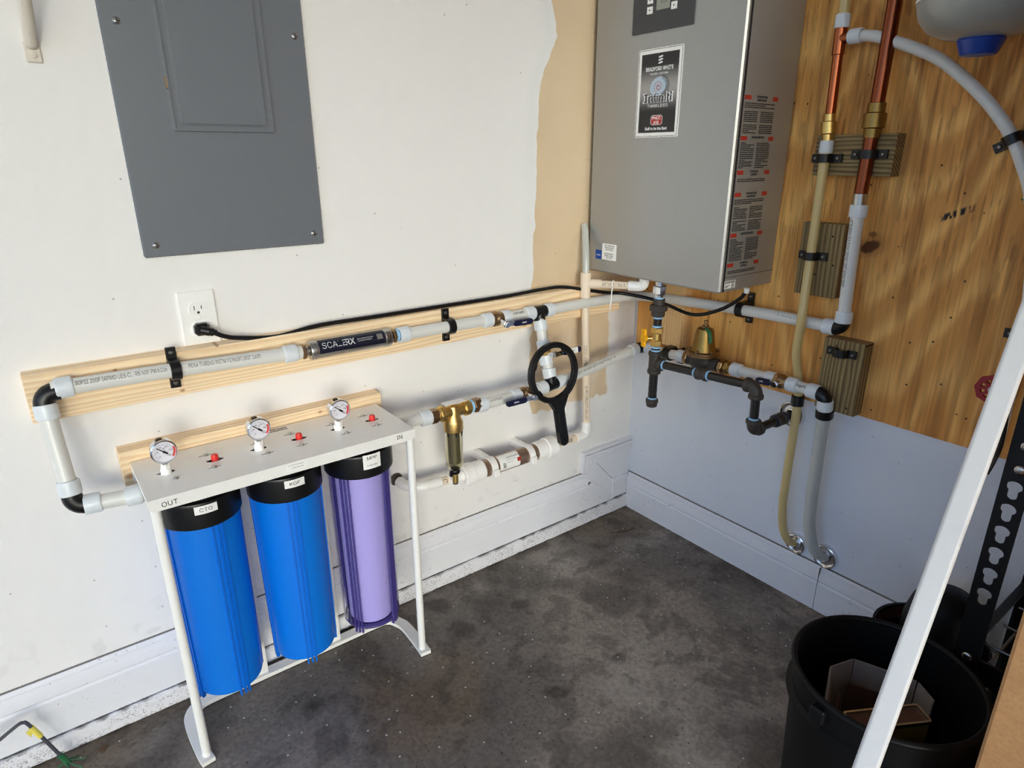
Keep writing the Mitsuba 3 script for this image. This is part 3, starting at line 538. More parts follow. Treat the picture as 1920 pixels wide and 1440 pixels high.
# gauges
gd = ['pressure gauge over the CTO filter, nearest the OUT end', 'pressure gauge over the KDF filter, in the middle of the stand', 'pressure gauge over the MPP filter, nearest the IN end']
for i, x in enumerate(GX):
    g = thing('pressure_gauge', gd[i], 'gauge', 'pressure gauges on the white stand'); gy, gz = -.152, .6675; cx = x+.001
    part(g, 'plug', cat([cyl((x, -.135, .606), (x, -.135, .630), .0095, 20, .002), hexa((x, -.137, .628), (x, -.137, .640), .0082)]), 'm_white_plastic', label='white plug')
    part(g, 'stem', cyl((x, -.139, .638), (x, -.141, .650), .0055, 16), 'm_steel')
    part(g, 'case', lathe([(0, 0), (.0195, 0), (.0208, .0015), (.0208, .019), (.0228, .0205), (.0228, .0245), (.0205, .0265), (.0198, .0245), (.0198, .0225), (0, .0225)], (cx, gy+.0245, gz), (0, -1, 0), 44), 'm_chrome')
    part(g, 'vent_plug', disc((cx-.003, gy+.014, gz+.0195), (-.12, 0, 1), .0055, .003, 18), 'm_black')
    dl = part(g, 'dial', disc((cx, gy+.0022, gz), (0, -1, 0), .0196, .0012, 40, 0), 'm_dial', False)
    yf = gy+.0009; O = V(cx, yf, gz)
    tk = []
    for j in range(25):
        a = math.radians(225-j*270/24); r0 = .0145 if j % 4 else .0130
        c0, c1 = V(math.cos(a), 0, math.sin(a))*r0, V(math.cos(a), 0, math.sin(a))*.0162; pp = V(-math.sin(a), 0, math.cos(a))*.00022
        tk.append(extr(Polygon([tuple((c0+pp)[[0, 2]]), tuple((c1+pp)[[0, 2]]), tuple((c1-pp)[[0, 2]]), tuple((c0-pp)[[0, 2]])]).buffer(0), .0003, frame(O, V(1, 0, 0), V(0, 0, 1), V(0, -1, 0))))
    for j, n_ in enumerate((0, 40, 80, 120, 160, 200)):
        a = math.radians(225-j*54); tk.append(txt(str(n_), .0024, O+V(math.cos(a)*.0108, -.0001, math.sin(a)*.0108-.0012), (1, 0, 0), (0, 0, 1), .0002, True, .8, True))
    tk.append(txt('psi', .0022, O+V(0, -.0001, .0055), (1, 0, 0), (0, 0, 1), .0002, False, 1, True))
    part(dl, 'markings', cat(tk), 'm_ink', False)
    ar = [(.0176*math.cos(t), .0176*math.sin(t)) for t in np.radians(np.linspace(-42, 22, 12))]
    part(dl, 'red_band', extr(LineString(ar).buffer(.0014, cap_style=2), .0004, frame(O, V(1, 0, 0), V(0, 0, 1), V(0, -1, 0))), 'm_red', False)
    ang = math.radians(140); nd = V(math.cos(ang), math.sin(ang), 0)
    ndl = unary_union([LineString([(0, 0), (nd[0]*.014, nd[1]*.014)]).buffer(.0007), LineString([(0, 0), (-nd[0]*.0075, -nd[1]*.0075)]).buffer(.0016, cap_style=2), Point(0, 0).buffer(.0022)])
    part(g, 'needle', extr(ndl, .0006, frame(O+V(0, -.0006, 0), V(1, 0, 0), V(0, 0, 1), V(0, -1, 0))), 'm_ink', False)
    part(g, 'glass', disc((cx, gy-.0004, gz), (0, -1, 0), .0199, .0004, 32, 0), 'm_glass', False)

# ------------------------------------------------------------------ lower run on the left wall
w = pexpipe('short printed water pipe from the IN side of the filter stand to the brass filter', [(-.99, -.13, .588), (-.90, -.128, .588), (-.836, -.126, .586)], rings=[((-.862, -.127, .5865), (1, 0, 0))])
lines(w, [dict(t='NSF 61 U.S. 1.5', h=.008, p0=(-.930, -.128, .588), d=(1, 0.03, -.02), out=(0, -.85, .4), r=.0143, sx=.62)])
sf = thing('sediment_filter', 'brass sediment filter with a clear bowl right of the filter stand', 'water filter')
fc = V(-.784, -.126, .585); fz = .585
body = cat([cyl((-.815, -.126, fz), (-.745, -.126, fz-.001), .0150, 24, .001), lathe([(0, .018), (.013, .014), (.017, .004), (.018, -.012), (.0215, -.022), (.0245, -.028), (.0245, -.050), (.0225, -.053), (0, -.053)], fc, (0, 0, 1), 36)])
part(sf, 'body', body, 'm_brass')
for sg, xx in ((-1, -.815), (1, -.747)):
    nut = [cyl((xx+sg*-.007, -.126, fz-.0005*sg), (xx+sg*.009, -.126, fz), .0200, 10, .002), cyl((xx+sg*.008, -.126, fz), (xx+sg*.013, -.126, fz), .0165, 20, .001)]
    part(sf, 'union_nut', cat(nut), 'm_brass', 25)
part(sf, 'sticker', extr(sbox(-.811, -.0115, -.752, .0115), .0012, frame(V(0, -.126-.0005, fz+.0148), V(1, 0, -.01), nz(V(0, 1, 0)), V(0, 0, 1))), 'm_label_white', False, 'white sticker')
part(sf, 'lettering', words(1, (-.790, -.124, fz+.0163), (1, 0, 0), (0, 1, 0), .03, .006, 3, 1, wm=.004), 'm_ink_pale', False)
for xx, sg in ((-.840, -1), (-.715, 1)):
    part(sf, 'adapter', cat([hexa((xx-.0105, -.126, fz), (xx+.0105, -.126, fz), .0185), cyl((xx-.014, -.126, fz), (xx+.014, -.126, fz), .0150, 20)]), 'm_bronze', 25)
part(sf, 'seal_tape', lathe([(.014, 0), (.0165, .001), (.0158, .004), (.0168, .006), (.014, .008)], (-.734, -.126, fz), (1, 0, 0), 22), 'm_tape')
bw = lathe([(.0195, -.050), (.0225, -.050), (.0225, -.138), (.0218, -.147), (.0185, -.156), (.0115, -.161), (.0115, -.157), (.0165, -.152), (.0190, -.144), (.0195, -.136), (.0195, -.050)], fc, (0, 0, 1), 48)
part(sf, 'bowl', bw, 'm_bowl', label='clear bowl')
part(sf, 'screen', cat([lathe([(.0150, -.053), (.0150, -.140), (0, -.140)], fc, (0, 0, 1), 32)]), 'm_mesh', label='grey mesh screen')
for a in np.radians([200, 255, 300, 345, 60, 130]): part(sf, 'clip', box(-.0016, .0016, -.0012, .0012, -.062, -.050).apply_transform(frame(fc+V(math.cos(a)*.0226, math.sin(a)*.0226, 0), V(-math.sin(a), math.cos(a), 0), V(-math.cos(a), -math.sin(a), 0), V(0, 0, 1))), 'm_black_matte', False)
part(sf, 'collar', lathe([(0, -.155), (.0125, -.157), (.0145, -.162), (.0120, -.170), (0, -.170)], fc, (0, 0, 1), 24), 'm_black')
part(sf, 'drain', cat([hexa(fc+V(0, 0, -.174), fc+V(0, 0, -.160), .0095), cyl(fc+V(0, 0, -.198), fc+V(0, 0, -.172), .0078, 20, .001)]), 'm_brass', 25)
part(sf, 'thumb_lever', box(-.016, -.008, -.004, .004, -.178, -.164, .002).apply_transform(frame(fc, V(1, 0, 0), V(0, 1, 0), V(0, 0, 1))), 'm_black', False)
part(sf, 'drain_tip', cyl(fc+V(0, 0, -.201), fc+V(0, 0, -.197), .0068, 18), 'm_handle_blue')
w = pexpipe('short printed water pipe between the brass filter and the lower lever valve', [(-.722, -.126, .5815), (-.63, -.126, .581), (-.575, -.126, .5805)], rings=[((-.698, -.126, .5812), (1, 0, 0)), ((-.588, -.126, .5805), (1, 0, 0))])
lines(w, [dict(t='HO 3700 RTH', h=.007, p0=(-.678, -.126, .581), d=(1, 0, 0), out=(0, -.75, .6), r=.0143, sx=.62)])
valve('ball_valve', 'lever valve with blue handle on the lower pipe left of the black wrench', (-.562, -.126, .5805), (1, 0, 0), (0, -1, .06), (-1, 0, .02), .090)
w = pexpipe('short water pipe between the lower lever valve and the lower black tee', [(-.552, -.126, .5805), (-.482, -.126, .5835)], rings=[((-.532, -.126, .581), (1, 0, .03)), ((-.499, -.126, .583), (1, 0, .03))])
t = thing('tee_fitting', 'black tee on the lower water pipe seen through the wrench ring', 'pipe fitting', 'black tee fittings')
part(t, 'body', cat([cyl((-.490, -.126, .583), (-.443, -.124, .587), .0160, 20, .001), cyl((-.4665, -.125, .585), (-.4655, -.122, .611), .0160, 20, .001)]), 'm_black')
w = pexpipe('long printed water pipe from the lower tee to the corner', [(-.452, -.1245, .586), (-.34, -.118, .595), (-.20, -.1085, .610), (-.098, -.1025, .620)], rings=[((-.4335, -.1235, .588), (1, .06, .09)), ((-.118, -.1035, .618), (1, .06, .09))])
lines(w, [dict(t='SDR9 100PSI 180F 80PSI 200F PEX 5106 CTS NSF 61 UPC', h=.0085, p0=(-.395, -.121, .590), d=(.255, .018, .0275), out=(0, -.85, .45), r=.0143, sx=.55)])
elbow('elbow_fitting', 'black elbow in the corner behind the gas pipe', (-.080, -.1025, .621), (-1, -.05, -.08), (0, -1, 0))
# bypass drop with valve
w = pexpipe('upper half of the upright bypass pipe above the third lever valve', [(-.4605, -.067, .760), (-.4630, -.085, .700), (-.464, -.092, .674)], rings=[((-.461, -.0715, .742), (0, -.27, -1)), ((-.4635, -.089, .690), (0, -.27, -1))])
lines(w, [dict(t='PEX 5106', h=.006, p0=(-.4612, -.077, .726), d=(-.001, -.008, -.03), out=(.5, -1, 0), r=.0143, sx=.6)])
valve('ball_valve', 'lever valve with white tagged handle on the upright bypass pipe inside the wrench ring', (-.4640, -.0955, .6665), (0, -.27, -1), (0, -1, .2), (1, 0, .0), .092, True, 'm_brass')
w = pexpipe('lower half of the upright bypass pipe seen through the wrench ring', [(-.4642, -.098, .660), (-.4650, -.110, .635), (-.4655, -.120, .604)], rings=[((-.4643, -.1005, .650), (0, -.27, -1)), ((-.4654, -.117, .617), (0, -.27, -1))])
# wrench
wr = thing('filter_wrench', 'black ring filter wrench hanging from the bypass valve lever', 'wrench')
wc = V(-.485, -.157, .632); wn = nz(V(0, -1, .1)); wx = V(1, 0, 0); wy = nz(np.cross(wn, wx)); wx = np.cross(wy, wn)
hd = nz(V(.115, -.993, 0))
ring2 = Point(0, 0).buffer(.0825, 40).difference(Point(0, 0).buffer(.0690, 40))
lugs = unary_union([LineString([(.0700*math.cos(a), .0700*math.sin(a)), (.0700*math.cos(a+.22), .0700*math.sin(a+.22))]).buffer(.0035, cap_style=2) for a in np.radians([150, 215, 318, 45])])
neck = Polygon([(hd[0]*.068-.040, -.062), (hd[0]*.068+.040, -.062), (hd[0]*.105+.0135, -.108), (hd[0]*.105-.0135, -.108)])
m1 = extr(unary_union([ring2, lugs]), .014, frame(wc-wn*.007, wx, wy, wn))
part(wr, 'ring', cat([m1, torus(wc, wn, .0758, .0082, 56, 10)]), 'm_black', 35)
hp = LineString([(hd[0]*.10, hd[1]*.10), (hd[0]*.198, hd[1]*.198)]).buffer(.0145, 12).difference(affinity.scale(Point(hd[0]*.195, hd[1]*.195).buffer(1, 12), .0032, .0062))
part(wr, 'handle', cat([extr(unary_union([hp, neck.difference(Point(0, 0).buffer(.0690, 40))]), .015, frame(wc-wn*.0075, wx, wy, wn))]+[cyl(wc+wx*(hd[0]*.11+sg*.010)+wy*hd[1]*.11, wc+wx*(hd[0]*.17+sg*.010)+wy*hd[1]*.17, .0085, 10) for sg in (-1, 1)]), 'm_black', 35)
# ------------------------------------------------------------------ pvc drain and neutralizer
pv = thing('drain_pipe', 'cream plastic drain pipe running down the left wall in the corner', 'pipe')
R_ = .0108
part(pv, 'upright', tube([(-.2775, -.050, .815), (-.2775, -.062, .62), (-.2775, -.076, .405)], R_, 20), 'm_pvc')
part(pv, 'lower_pipe', cyl((-.415, -.076, .3675), (-.295, -.076, .3675), R_, 20), 'm_pvc')
part(pv, 'elbow', cat([tube([(-.320, -.076, .3675), (-.300, -.076, .3675), (-.285, -.076, .3705), (-.2790, -.076, .3810), (-.2775, -.076, .398), (-.2775, -.0758, .412)], .0142, 20, 6)]), 'm_pvc_white')
te = part(pv, 'tee', cat([cyl((-.2775, -.050, .792), (-.2775, -.050, .864), .0152, 22, .0012), cyl((-.2775, -.050, .833), (-.250, -.086, .8335), .0132, 20, .001)]), 'm_pvc')
part(pv, 'riser', tube([(-.2775, -.050, .860), (-.2725, -.043, .905), (-.264, -.030, .945), (-.254, -.016, .978), (-.249, -.006, .992)], R_*.92, 18), 'm_pex_clear', label='grey vent tube going up')
hp0, hp1 = V(-.256, -.078, .8335), V(-.2035, -.1735, .835)
part(pv, 'branch_pipe', cyl(hp0, hp1, R_, 20), 'm_pvc')
part(pv, 'branch_elbow', tube([V(-.212, -.158, .8348), V(-.200, -.180, .835), V(-.194, -.191, .838), V(-.1915, -.195, .848), V(-.1910, -.1955, .8645)], .0142, 20, 6), 'm_pvc_white')
lines(pv, [dict(t='ASTM D1785 0.75"', h=.0085, p0=hp0+nz(hp1-hp0)*.016, d=hp1-hp0, out=(-.9, -.35, .15), r=R_, sx=.78), dict(t='L03 MADE IN USA', h=.0085, p0=(-.2775, -.056, .685), d=(0, .012, .2), out=(-.7, -.75, .1), r=R_, sx=.55), dict(t='30-JUN-22 22:17', h=.0085, p0=(-.2775, -.064, .590), d=(0, .012, .2), out=(-.75, -.7, .1), r=R_, sx=.60),
    dict(t='1/2" PVC 1120 NSF-pw-G', h=.0085, p0=(-.2775, -.0755, .418), d=(0, .012, .2), out=(-.7, -.75, .1), r=R_, sx=.72)], 'm_ink_pale')
lines(pv, [dict(t='SCH40 480', h=.0105, p0=(-.400, -.076, .3675), d=(1, 0, 0), out=(0, -.8, .3), r=R_, sx=.72)], 'm_ink')
nu = thing('condensate_neutralizer', 'clear cartridge with white end caps and brown filling on the drain pipe', 'cartridge')
ny, nzv = -.076, .3678
part(nu, 'tube', cyl((-.690, ny, nzv), (-.455, ny, nzv), .0242, 36), 'm_resin')
for a_, b_ in ((-.735, -.668), (-.482, -.410)):
    q = a_ if a_ < -.6 else b_; sg = 1 if a_ < -.6 else -1; Lc = b_-a_
    part(nu, 'end_cap', lathe([(.012, .006), (.018, .006), (.0215, 0), (.0292, 0), (.0315, .003), (.0315, Lc*.46), (.0288, Lc*.5), (.0284, Lc-.002), (.0274, Lc), (.0242, Lc)], (q, ny, nzv), (sg, 0, 0), 40), 'm_pvc_white')
k = part(nu, 'label', patch_cyl((-.622, ny, nzv), (1, 0, 0), (0, -.85, .5), .0243, .050, .0, .069, .0004, 14), 'm_label_white', 30, 'white printed label')
R2 = random.Random(3); bars = []
off = -.26
xx = .006
for j in range(11):
    l = R2.choice([.0006, .001, .0014]); bars.append(patch_cyl((-.622, ny, nzv), (1, 0, 0), (0, -.62, .78), .0248, .0006+l, .0, .001, .0001, 1))
bc = []
for j in range(12):
    a = -.72+j*.05; o_ = V(0, -math.cos(.53+a), math.sin(.53+a)); bc.append(patch_cyl((-.622, ny, nzv), (1, 0, 0), o_, .0247, R2.choice([.0006, .0009, .0004]), .010, .021, .0001, 1))
part(k, 'barcode', cat(bc), 'm_ink', False)
part(k, 'lettering', cat([txt_cyl('CONDENSATE NEUTRALIZER', .003, (-.598, ny, nzv), (1, 0, 0), (0, -.6, .8), .0247, .0002, .9, True), txt_cyl('MODEL NK-20 FOR USE', .0022, (-.598, ny, nzv), (1, 0, 0), (0, -.8, .6), .0247, .0002, .9), txt_cyl('TESTED PSI 273', .0022, (-.598, ny, nzv), (1, 0, 0), (0, -.93, .35), .0247, .0002, .9)]), 'm_ink_pale', False)
part(k, 'seal', patch_cyl((-.622, ny, nzv), (1, 0, 0), (0, -.92, .35), .0246, .011, .060, .072, .0002, 6), 'm_label_red', 30)
for xx in (-.640, -.508):
    c = thing('pipe_hanger', 'white plastic hanger strap on the %s end of the clear cartridge' % ('left' if xx < -.6 else 'right'), 'clamp')
    ringp = Point(0, 0).buffer(.0282, 32).difference(Point(0, 0).buffer(.0243, 32))
    part(c, 'strap', extr(ringp, .019, frame(V(xx-.0095, ny, nzv), V(0, -1, 0), V(0, 0, 1), V(1, 0, 0)).dot(np.diag([1, 1, 1, 1]))), 'm_pvc_white', 30)
    part(c, 'arm', cat([box(xx-.0095, xx+.0095, -.062, -.002, nzv+.020, nzv+.0255, .001), box(xx-.0095, xx+.0095, -.005, 0, nzv-.012, nzv+.0255, .001), box(xx-.0095, xx-.0075, -.055, -.002, nzv+.006, nzv+.022)]), 'm_pvc_white', False)
    part(c, 'latch', box(xx-.009, xx+.009, ny-.036, ny-.025, nzv-.018, nzv+.004, .002), 'm_pvc_white', False)
dn = thing('drain_outlet_pipe', 'white plastic pipe going into a wall hole behind the right leg of the filter stand', 'pipe')
part(dn, 'tube', cyl((-.825, ny, .3735), (-.718, ny, .3683), R_, 20), 'm_pvc')
part(dn, 'coupling', cyl((-.778, ny, .3712), (-.722, ny, .3685), .0140, 22, .001), 'm_pvc_white')
part(dn, 'elbow', tube([(-.800, ny, .3725), (-.825, ny, .374), (-.852, ny, .3765), (-.876, ny+.012, .3775), (-.888, ny+.034, .378), (-.890, -.02, .378)], .0142, 20, 6), 'm_pvc_white')
part(dn, 'wall_hole', disc((-.890, -.0005, .378), (0, -1, 0), .0175, .0015, 24, 0), 'm_gap', False)
lines(dn, [dict(t='PSI 273', h=.010, p0=(-.821, ny, .3733), d=(1, 0, -.05), out=(0, -.8, .3), r=R_, sx=.72)], 'm_ink')

zt = thing('cable_tie', 'thin white cable tie looped round the cream branch pipe and the black cord', 'cable tie')
q_ = hp0+(hp1-hp0)*.42
part(zt, 'loop', torus(q_, hp1-hp0, R_+.0016, .0016, 28, 6), 'm_pvc_white')
part(zt, 'tail', tube([q_+V(-.010, -.006, -.006), q_+V(-.016, -.011, -.022), q_+V(-.022, -.016, -.045), q_+V(-.030, -.020, -.066)], .0017, 6), 'm_pvc_white')
# ------------------------------------------------------------------ water heater
wh = thing('water_heater', 'silver grey wall-hung tankless water heater on the plywood', 'water heater')
HXF, HY0, HY1, HZ0, HZ1 = -.2375, -.4725, -.0165, .8645, 1.70
part(wh, 'case', box(-.222, -.018, HY0, HY1, HZ0+.001, HZ1, .003), 'm_heater', False)
part(wh, 'front_cover', box(HXF, -.223, HY0-.001, HY1+.001, HZ0, HZ1, .004), 'm_heater', False)
part(wh, 'seam', box(-.2225, -.2185, HY0-.0004, HY1, HZ0+.002, HZ1), 'm_seam', False)
part(wh, 'lower_seam', box(-.218, -.020, HY0-.0006, HY0+.002, .9005, .9013), 'm_seam', False)
FB = lambda x: frame(V(x, 0, 0), V(0, -1, 0), V(0, 0, 1), V(-1, 0, 0))   # 2-D (-y, z) on the front face
cpn = part(wh, 'control_panel', extr(sbox(.1478, 1.4595, .3345, 1.66).buffer(-.002).buffer(.002), .003, FB(HXF)), 'm_control', False, 'dark control panel')
dsp = part(cpn, 'display', extr(sbox(.222, 1.5035, .2625, 1.56), .0005, FB(HXF-.003)), 'm_screen', False)
for (a, b) in ((.1945, 1.4985), (.1945, 1.520), (.268, 1.4985), (.268, 1.5205)):
    k = part(cpn, 'button', extr(sbox(a, b, a+.0165, b+.0155), .002, FB(HXF-.003)), 'm_label_white', False)
    part(k, 'mark', extr(Point(a+.008, b+.008).buffer(.0018, 8), .0003, FB(HXF-.005)), 'm_ink', False)
part(dsp, 'lettering', txt('Adr', .009, (HXF-.0035, -.234, 1.516), (0, -1, 0), (0, 0, 1), .0002), 'm_ink_pale', False)
bd = part(wh, 'badge', extr(sbox(.1735, 1.2225, .3115, 1.4232).buffer(-.004).buffer(.004), .0012, FB(HXF)), 'm_label_white', 30, 'black and white brand label')
part(bd, 'edge_line', extr(sbox(.1760, 1.2250, .3090, 1.4207).buffer(-.003).buffer(.003).exterior.buffer(.0005), .0002, FB(HXF-.0012)), 'm_ink', False)
part(bd, 'black_field', extr(sbox(.1845, 1.2335, .3005, 1.4120), .0003, FB(HXF-.0012)), 'm_badge', False)
XB, YB = (0, -1, 0), (0, 0, 1); xb = HXF-.0016; mid = -.2425
def bt(t, h, z, **k): return txt(t, h, (xb, mid, z), XB, YB, .0002, center=True, **k)
fl_ = [(i*.0065) for i in range(3)]
part(bd, 'lettering', cat([bt('BRADFORD WHITE', .0085, 1.3735, bold=True, sx=.82), bt('WATER  HEATERS', .0038, 1.3650, sx=1.25), bt('TANKLESS', .0068, 1.2915, sx=1.35), bt('Built to be the Best', .0066, 1.2395, bold=True, sx=.88)]), 'm_white_ink', False)
for v_ in fl_: part(bd, 'flame_mark', extr(affinity.rotate(affinity.scale(Point(.2445, 1.3905+v_).buffer(1, 10), .0075, .0020), 12), .0002, FB(xb)), 'm_white_ink', False)
sw = []
for j in range(26):
    a = j*.42; r = .0016+j*.00048; sw.append(Point(.2425+r*math.cos(a), 1.3375+r*math.sin(a)).buffer(.0012))
part(bd, 'logo_disc', extr(affinity.rotate(affinity.scale(Point(.2425, 1.3385).buffer(1, 28), .027, .0205), 18), .00015, FB(xb)), 'm_logo', False)
part(bd, 'logo_swirl', extr(unary_union(sw), .0003, FB(xb)), 'm_label_red', False)
dots = [Point(.2425+(.024+.003*q)*math.cos(a), 1.3385+(.019+.0026*q)*math.sin(a)).buffer(.0011, 6) for q in range(4) for a in np.radians(np.arange(-62, 72, 9))]
part(bd, 'logo_dots', extr(unary_union(dots), .0003, FB(xb)), 'm_ink', False)
gl = meshkit.text_mesh('Infiniti', .0205, .0002, True); ctr = (gl.bounds[0][0]+gl.bounds[1][0])/2
part(bd, 'lettering_glow', txt('Infiniti', .0212, (xb-.0002, mid+.0, 1.3025), XB, YB, .0002, True, 1.10, True), 'm_white_ink', False)
part(bd, 'lettering', txt('Infiniti', .0196, (xb-.0004, mid, 1.3032), XB, YB, .0003, False, 1.11, True), 'm_navy', False)
seal = sbox(.2245, 1.2510, .2615, 1.2735).buffer(-.007).buffer(.007)
sl = part(bd, 'seal', extr(seal, .0003, FB(xb)), 'm_white_ink', False); part(bd, 'seal_field', extr(seal.buffer(-.0012), .0005, FB(xb)), 'm_label_red', False)
part(bd, 'lettering', cat([txt('PHCC', .0068, (xb-.0005, mid, 1.2635), XB, YB, .0002, True, 1.05, True), txt('AQI', .0060, (xb-.0005, mid, 1.2540), XB, YB, .0002, True, 1.1, True)]), 'm_white_ink', False)
es = part(wh, 'blue_sticker', extr(sbox(.0462, .9005, .0695, .9262), .0004, FB(HXF)), 'm_label_blue', False, 'small blue sticker')
part(es, 'lettering', txt('energy', .004, (HXF-.0004, -.0578, .911), XB, YB, .0002, False, .9, True), 'm_white_ink', False)
ws = part(wh, 'white_sticker', extr(sbox(.0725, .9015, .1275, .9462), .0004, FB(HXF)), 'm_label_white', False, 'small white sticker')
part(ws, 'lettering', cat([txt('DO NOT OPERATE THIS', .0032, (HXF-.0004, -.100, .9395), XB, YB, .0002, True, .78, True), txt('APPLIANCE NEAR', .0032, (HXF-.0004, -.100, .934), XB, YB, .0002, True, .9, True), txt('WATER HEATER', .0032, (HXF-.0004, -.100, .9285), XB, YB, .0002, True, .9, True), txt('NE PAS UTILISER CET', .0032, (HXF-.0004, -.100, .917), XB, YB, .0002, True, .78, True), txt('APPAREIL A MOINS', .0032, (HXF-.0004, -.100, .9115), XB, YB, .0002, True, .85, True), txt('DE 50 MM', .0032, (HXF-.0004, -.100, .906), XB, YB, .0002, True, 1, True)]), 'm_ink', False)
# instructions on the side: two blocks of fine print with red headings
SX, SZ, SY = (1, 0, 0), (0, 0, 1), HY0-.0002
def print_block(z0, z1, z2, seed):
    h = .0041
    ms = [words(3, (-.214, SY, z0-.013), SX, SZ, .118, h, seed, .98, wm=.006)]
    for x, sd in ((-.212, 1), (-.150, 2)):
        n = int((z0-z1-.034)/h); a = n//2
        ms += [words(a, (x, SY, z0-.030), SX, SZ, .054, h, seed+sd, .95, wm=.006), words(n-a-1, (x, SY, z0-.030-h*(a+.8)), SX, SZ, .054, h, seed+sd+5, .95, wm=.006)]
        ms += [words(int((z1-z2-.014)/h), (x-.001, SY, z1-.011), SX, SZ, .054, h, seed+sd+10, .95, wm=.006)]
    ms += [words(2, (-.212, SY, z2-.016), SX, SZ, .115, h, seed+20, .95, wm=.006)]
    k = part(wh, 'instruction_print', cat(ms), 'm_ink', False); labels[k] = {'kind': 'stuff'}
    for z, tx in ((z0, ('FOR YOUR SAFETY READ', 'BEFORE OPERATING')), (z1, ('OPERATING INSTRUCTIONS',)), (z2, ('TO TURN OFF GAS', 'TO APPLIANCE'))):
        for xa, xb_ in ((-.216, -.192), (-.108, -.088)): part(wh, 'red_mark', box(xa, xb_, SY-.0004, SY, z-.0055, z+.0035), 'm_label_red', False)
        part(wh, 'lettering', cat([txt(q, .0046, (-.1500, SY, z-.001-.0068*i), SX, SZ, .0002, True, .55, True) for i, q in enumerate(tx)]), 'm_ink', False)
print_block(1.3015, 1.2165, 1.1425, 11); print_block(1.0935, 1.0008, .9305, 51)
k = part(wh, 'barcode_label', box(-.2195, -.176, SY-.0005, SY, .8735, .8925), 'm_label_white', False, 'white barcode label')
part(k, 'print', cat([box(-.2175+i*.0022, -.2175+i*.0022+(.0008 if i % 3 else .0014), SY-.0008, SY, .8865, .8910) for i in range(18)]+[box(-.190+.0022*(i % 5), -.190+.0022*(i % 5)+.0017, SY-.0008, SY, .8745+.0022*(i//5), .8745+.0022*(i//5)+.0017) for i in range(25) if (i*7) % 5 < 3]+[box(-.217, -.200, SY-.0008, SY, .880, .8815), box(-.217, -.205, SY-.0008, SY, .8765, .878)]), 'm_ink', False)
for yy in (-.135, -.300): part(wh, 'mount_tab', box(-.16, -.12, yy-.018, yy+.018, .852, .8655, .003), 'm_black_matte', False)
# ------------------------------------------------------------------ gas line
GXp = -.175
gp = thing('gas_pipe', 'black iron gas pipe with blue thread tape running from the heater to the right wall', 'gas pipe')
gy0 = -.2385
def gcyl(z0, z1, r, m, nm, seg=22, bev=.001): part(gp, nm, cyl((GXp, gy0, min(z0, z1)), (GXp, gy0, max(z0, z1)), r, seg, bev), m)
part(gp, 'inlet_nut', cat([cyl((GXp, gy0, .838), (GXp, gy0, .8645), .0135, 20), hexa((GXp, gy0, .818), (GXp, gy0, .844), .0195), cyl((GXp, gy0, .812), (GXp, gy0, .820), .015, 20)]), 'm_chrome', 25)
part(gp, 'tag', patch_cyl((GXp, gy0, 0), (0, 0, 1), (-1, -.5, 0), .0198, .012, .822, .840, .0004, 4), 'm_label_white', 30)
part(gp, 'seal_tape', lathe([(.011, 0), (.0138, .001), (.0134, .004), (.0140, .007), (.011, .008)], (GXp, gy0, .806), (0, 0, 1), 22), 'm_tape')
part(gp, 'union', cat([cyl((GXp, gy0, .788), (GXp, gy0, .807), .0165, 22, .001), cyl((GXp, gy0, .772), (GXp, gy0, .790), .0245, 8, .002), cyl((GXp, gy0, .756), (GXp, gy0, .773), .0185, 8, .002)]), 'm_cast', 25)
def gtape(z): part(gp, 'seal_tape', lathe([(.011, 0), (.0136, .0005), (.0132, .003), (.0138, .005), (.011, .006)], (GXp, gy0, z), (0, 0, 1), 22), 'm_tape')
gtape(.7505); gcyl(.728, .757, .0118, 'm_iron', 'nipple'); gtape(.7255)
gv = thing('gas_valve', 'brass gas shut-off valve with yellow handle on the upright gas pipe', 'valve')
part(gv, 'body', cat([hexa((GXp, gy0, .708), (GXp, gy0, .7255), .0178), cyl((GXp, gy0, .688), (GXp, gy0, .710), .0135, 20), hexa((GXp, gy0, .671), (GXp, gy0, .690), .0170)]), 'm_brass', 25)
hv = Polygon([(-.009, -.026), (.006, -.026), (.007, -.010), (.016, -.003), (.016, .004), (.008, .010), (.006, .026), (-.009, .026), (-.011, .010), (-.014, -.004), (-.010, -.014)]).difference(Point(-.002, .016).buffer(.0035)).difference(Point(-.003, -.006).buffer(.0035))
part(gv, 'handle', extr(hv, .007, frame(V(GXp-.020, gy0+.024, .693), nz(V(-.35, -1, 0)), V(0, 0, 1), nz(V(-1, .35, 0)))), 'm_yellow', 30, 'yellow handle')
part(gv, 'stem', cyl((GXp, gy0, .693), (GXp-.024, gy0+.018, .693), .006, 14), 'm_brass')
gtape(.665); gcyl(.655, .668, .0125, 'm_iron', 'nipple'); gtape(.6555)
part(gp, 'tee', cat([cyl((GXp, gy0, .600), (GXp, gy0, .645), .0168, 24, .001), cyl((GXp, gy0, .642), (GXp, gy0, .655), .0192, 24, .002), cyl((GXp, gy0, .589), (GXp, gy0, .602), .0192, 24, .002), cyl((GXp, gy0, .621), (GXp, gy0-.020, .6215), .0158, 22), cyl((GXp, gy0-.018, .6215), (GXp, gy0-.030, .6217), .0188, 24, .002)]), 'm_cast', 30)
gcyl(.515, .592, .0125, 'm_iron', 'drip_leg'); gtape(.511)
part(gp, 'cap', cat([cyl((GXp, gy0, .497), (GXp, gy0, .512), .0180, 10, .002), cyl((GXp, gy0, .487), (GXp, gy0, .498), .0155, 22, .003)]), 'm_cast', 25)
def gy(y, z, y1, z1, r, m, nm, seg=22): part(gp, nm, cyl((GXp, y, z), (GXp, y1, z1), r, seg, .001), m)
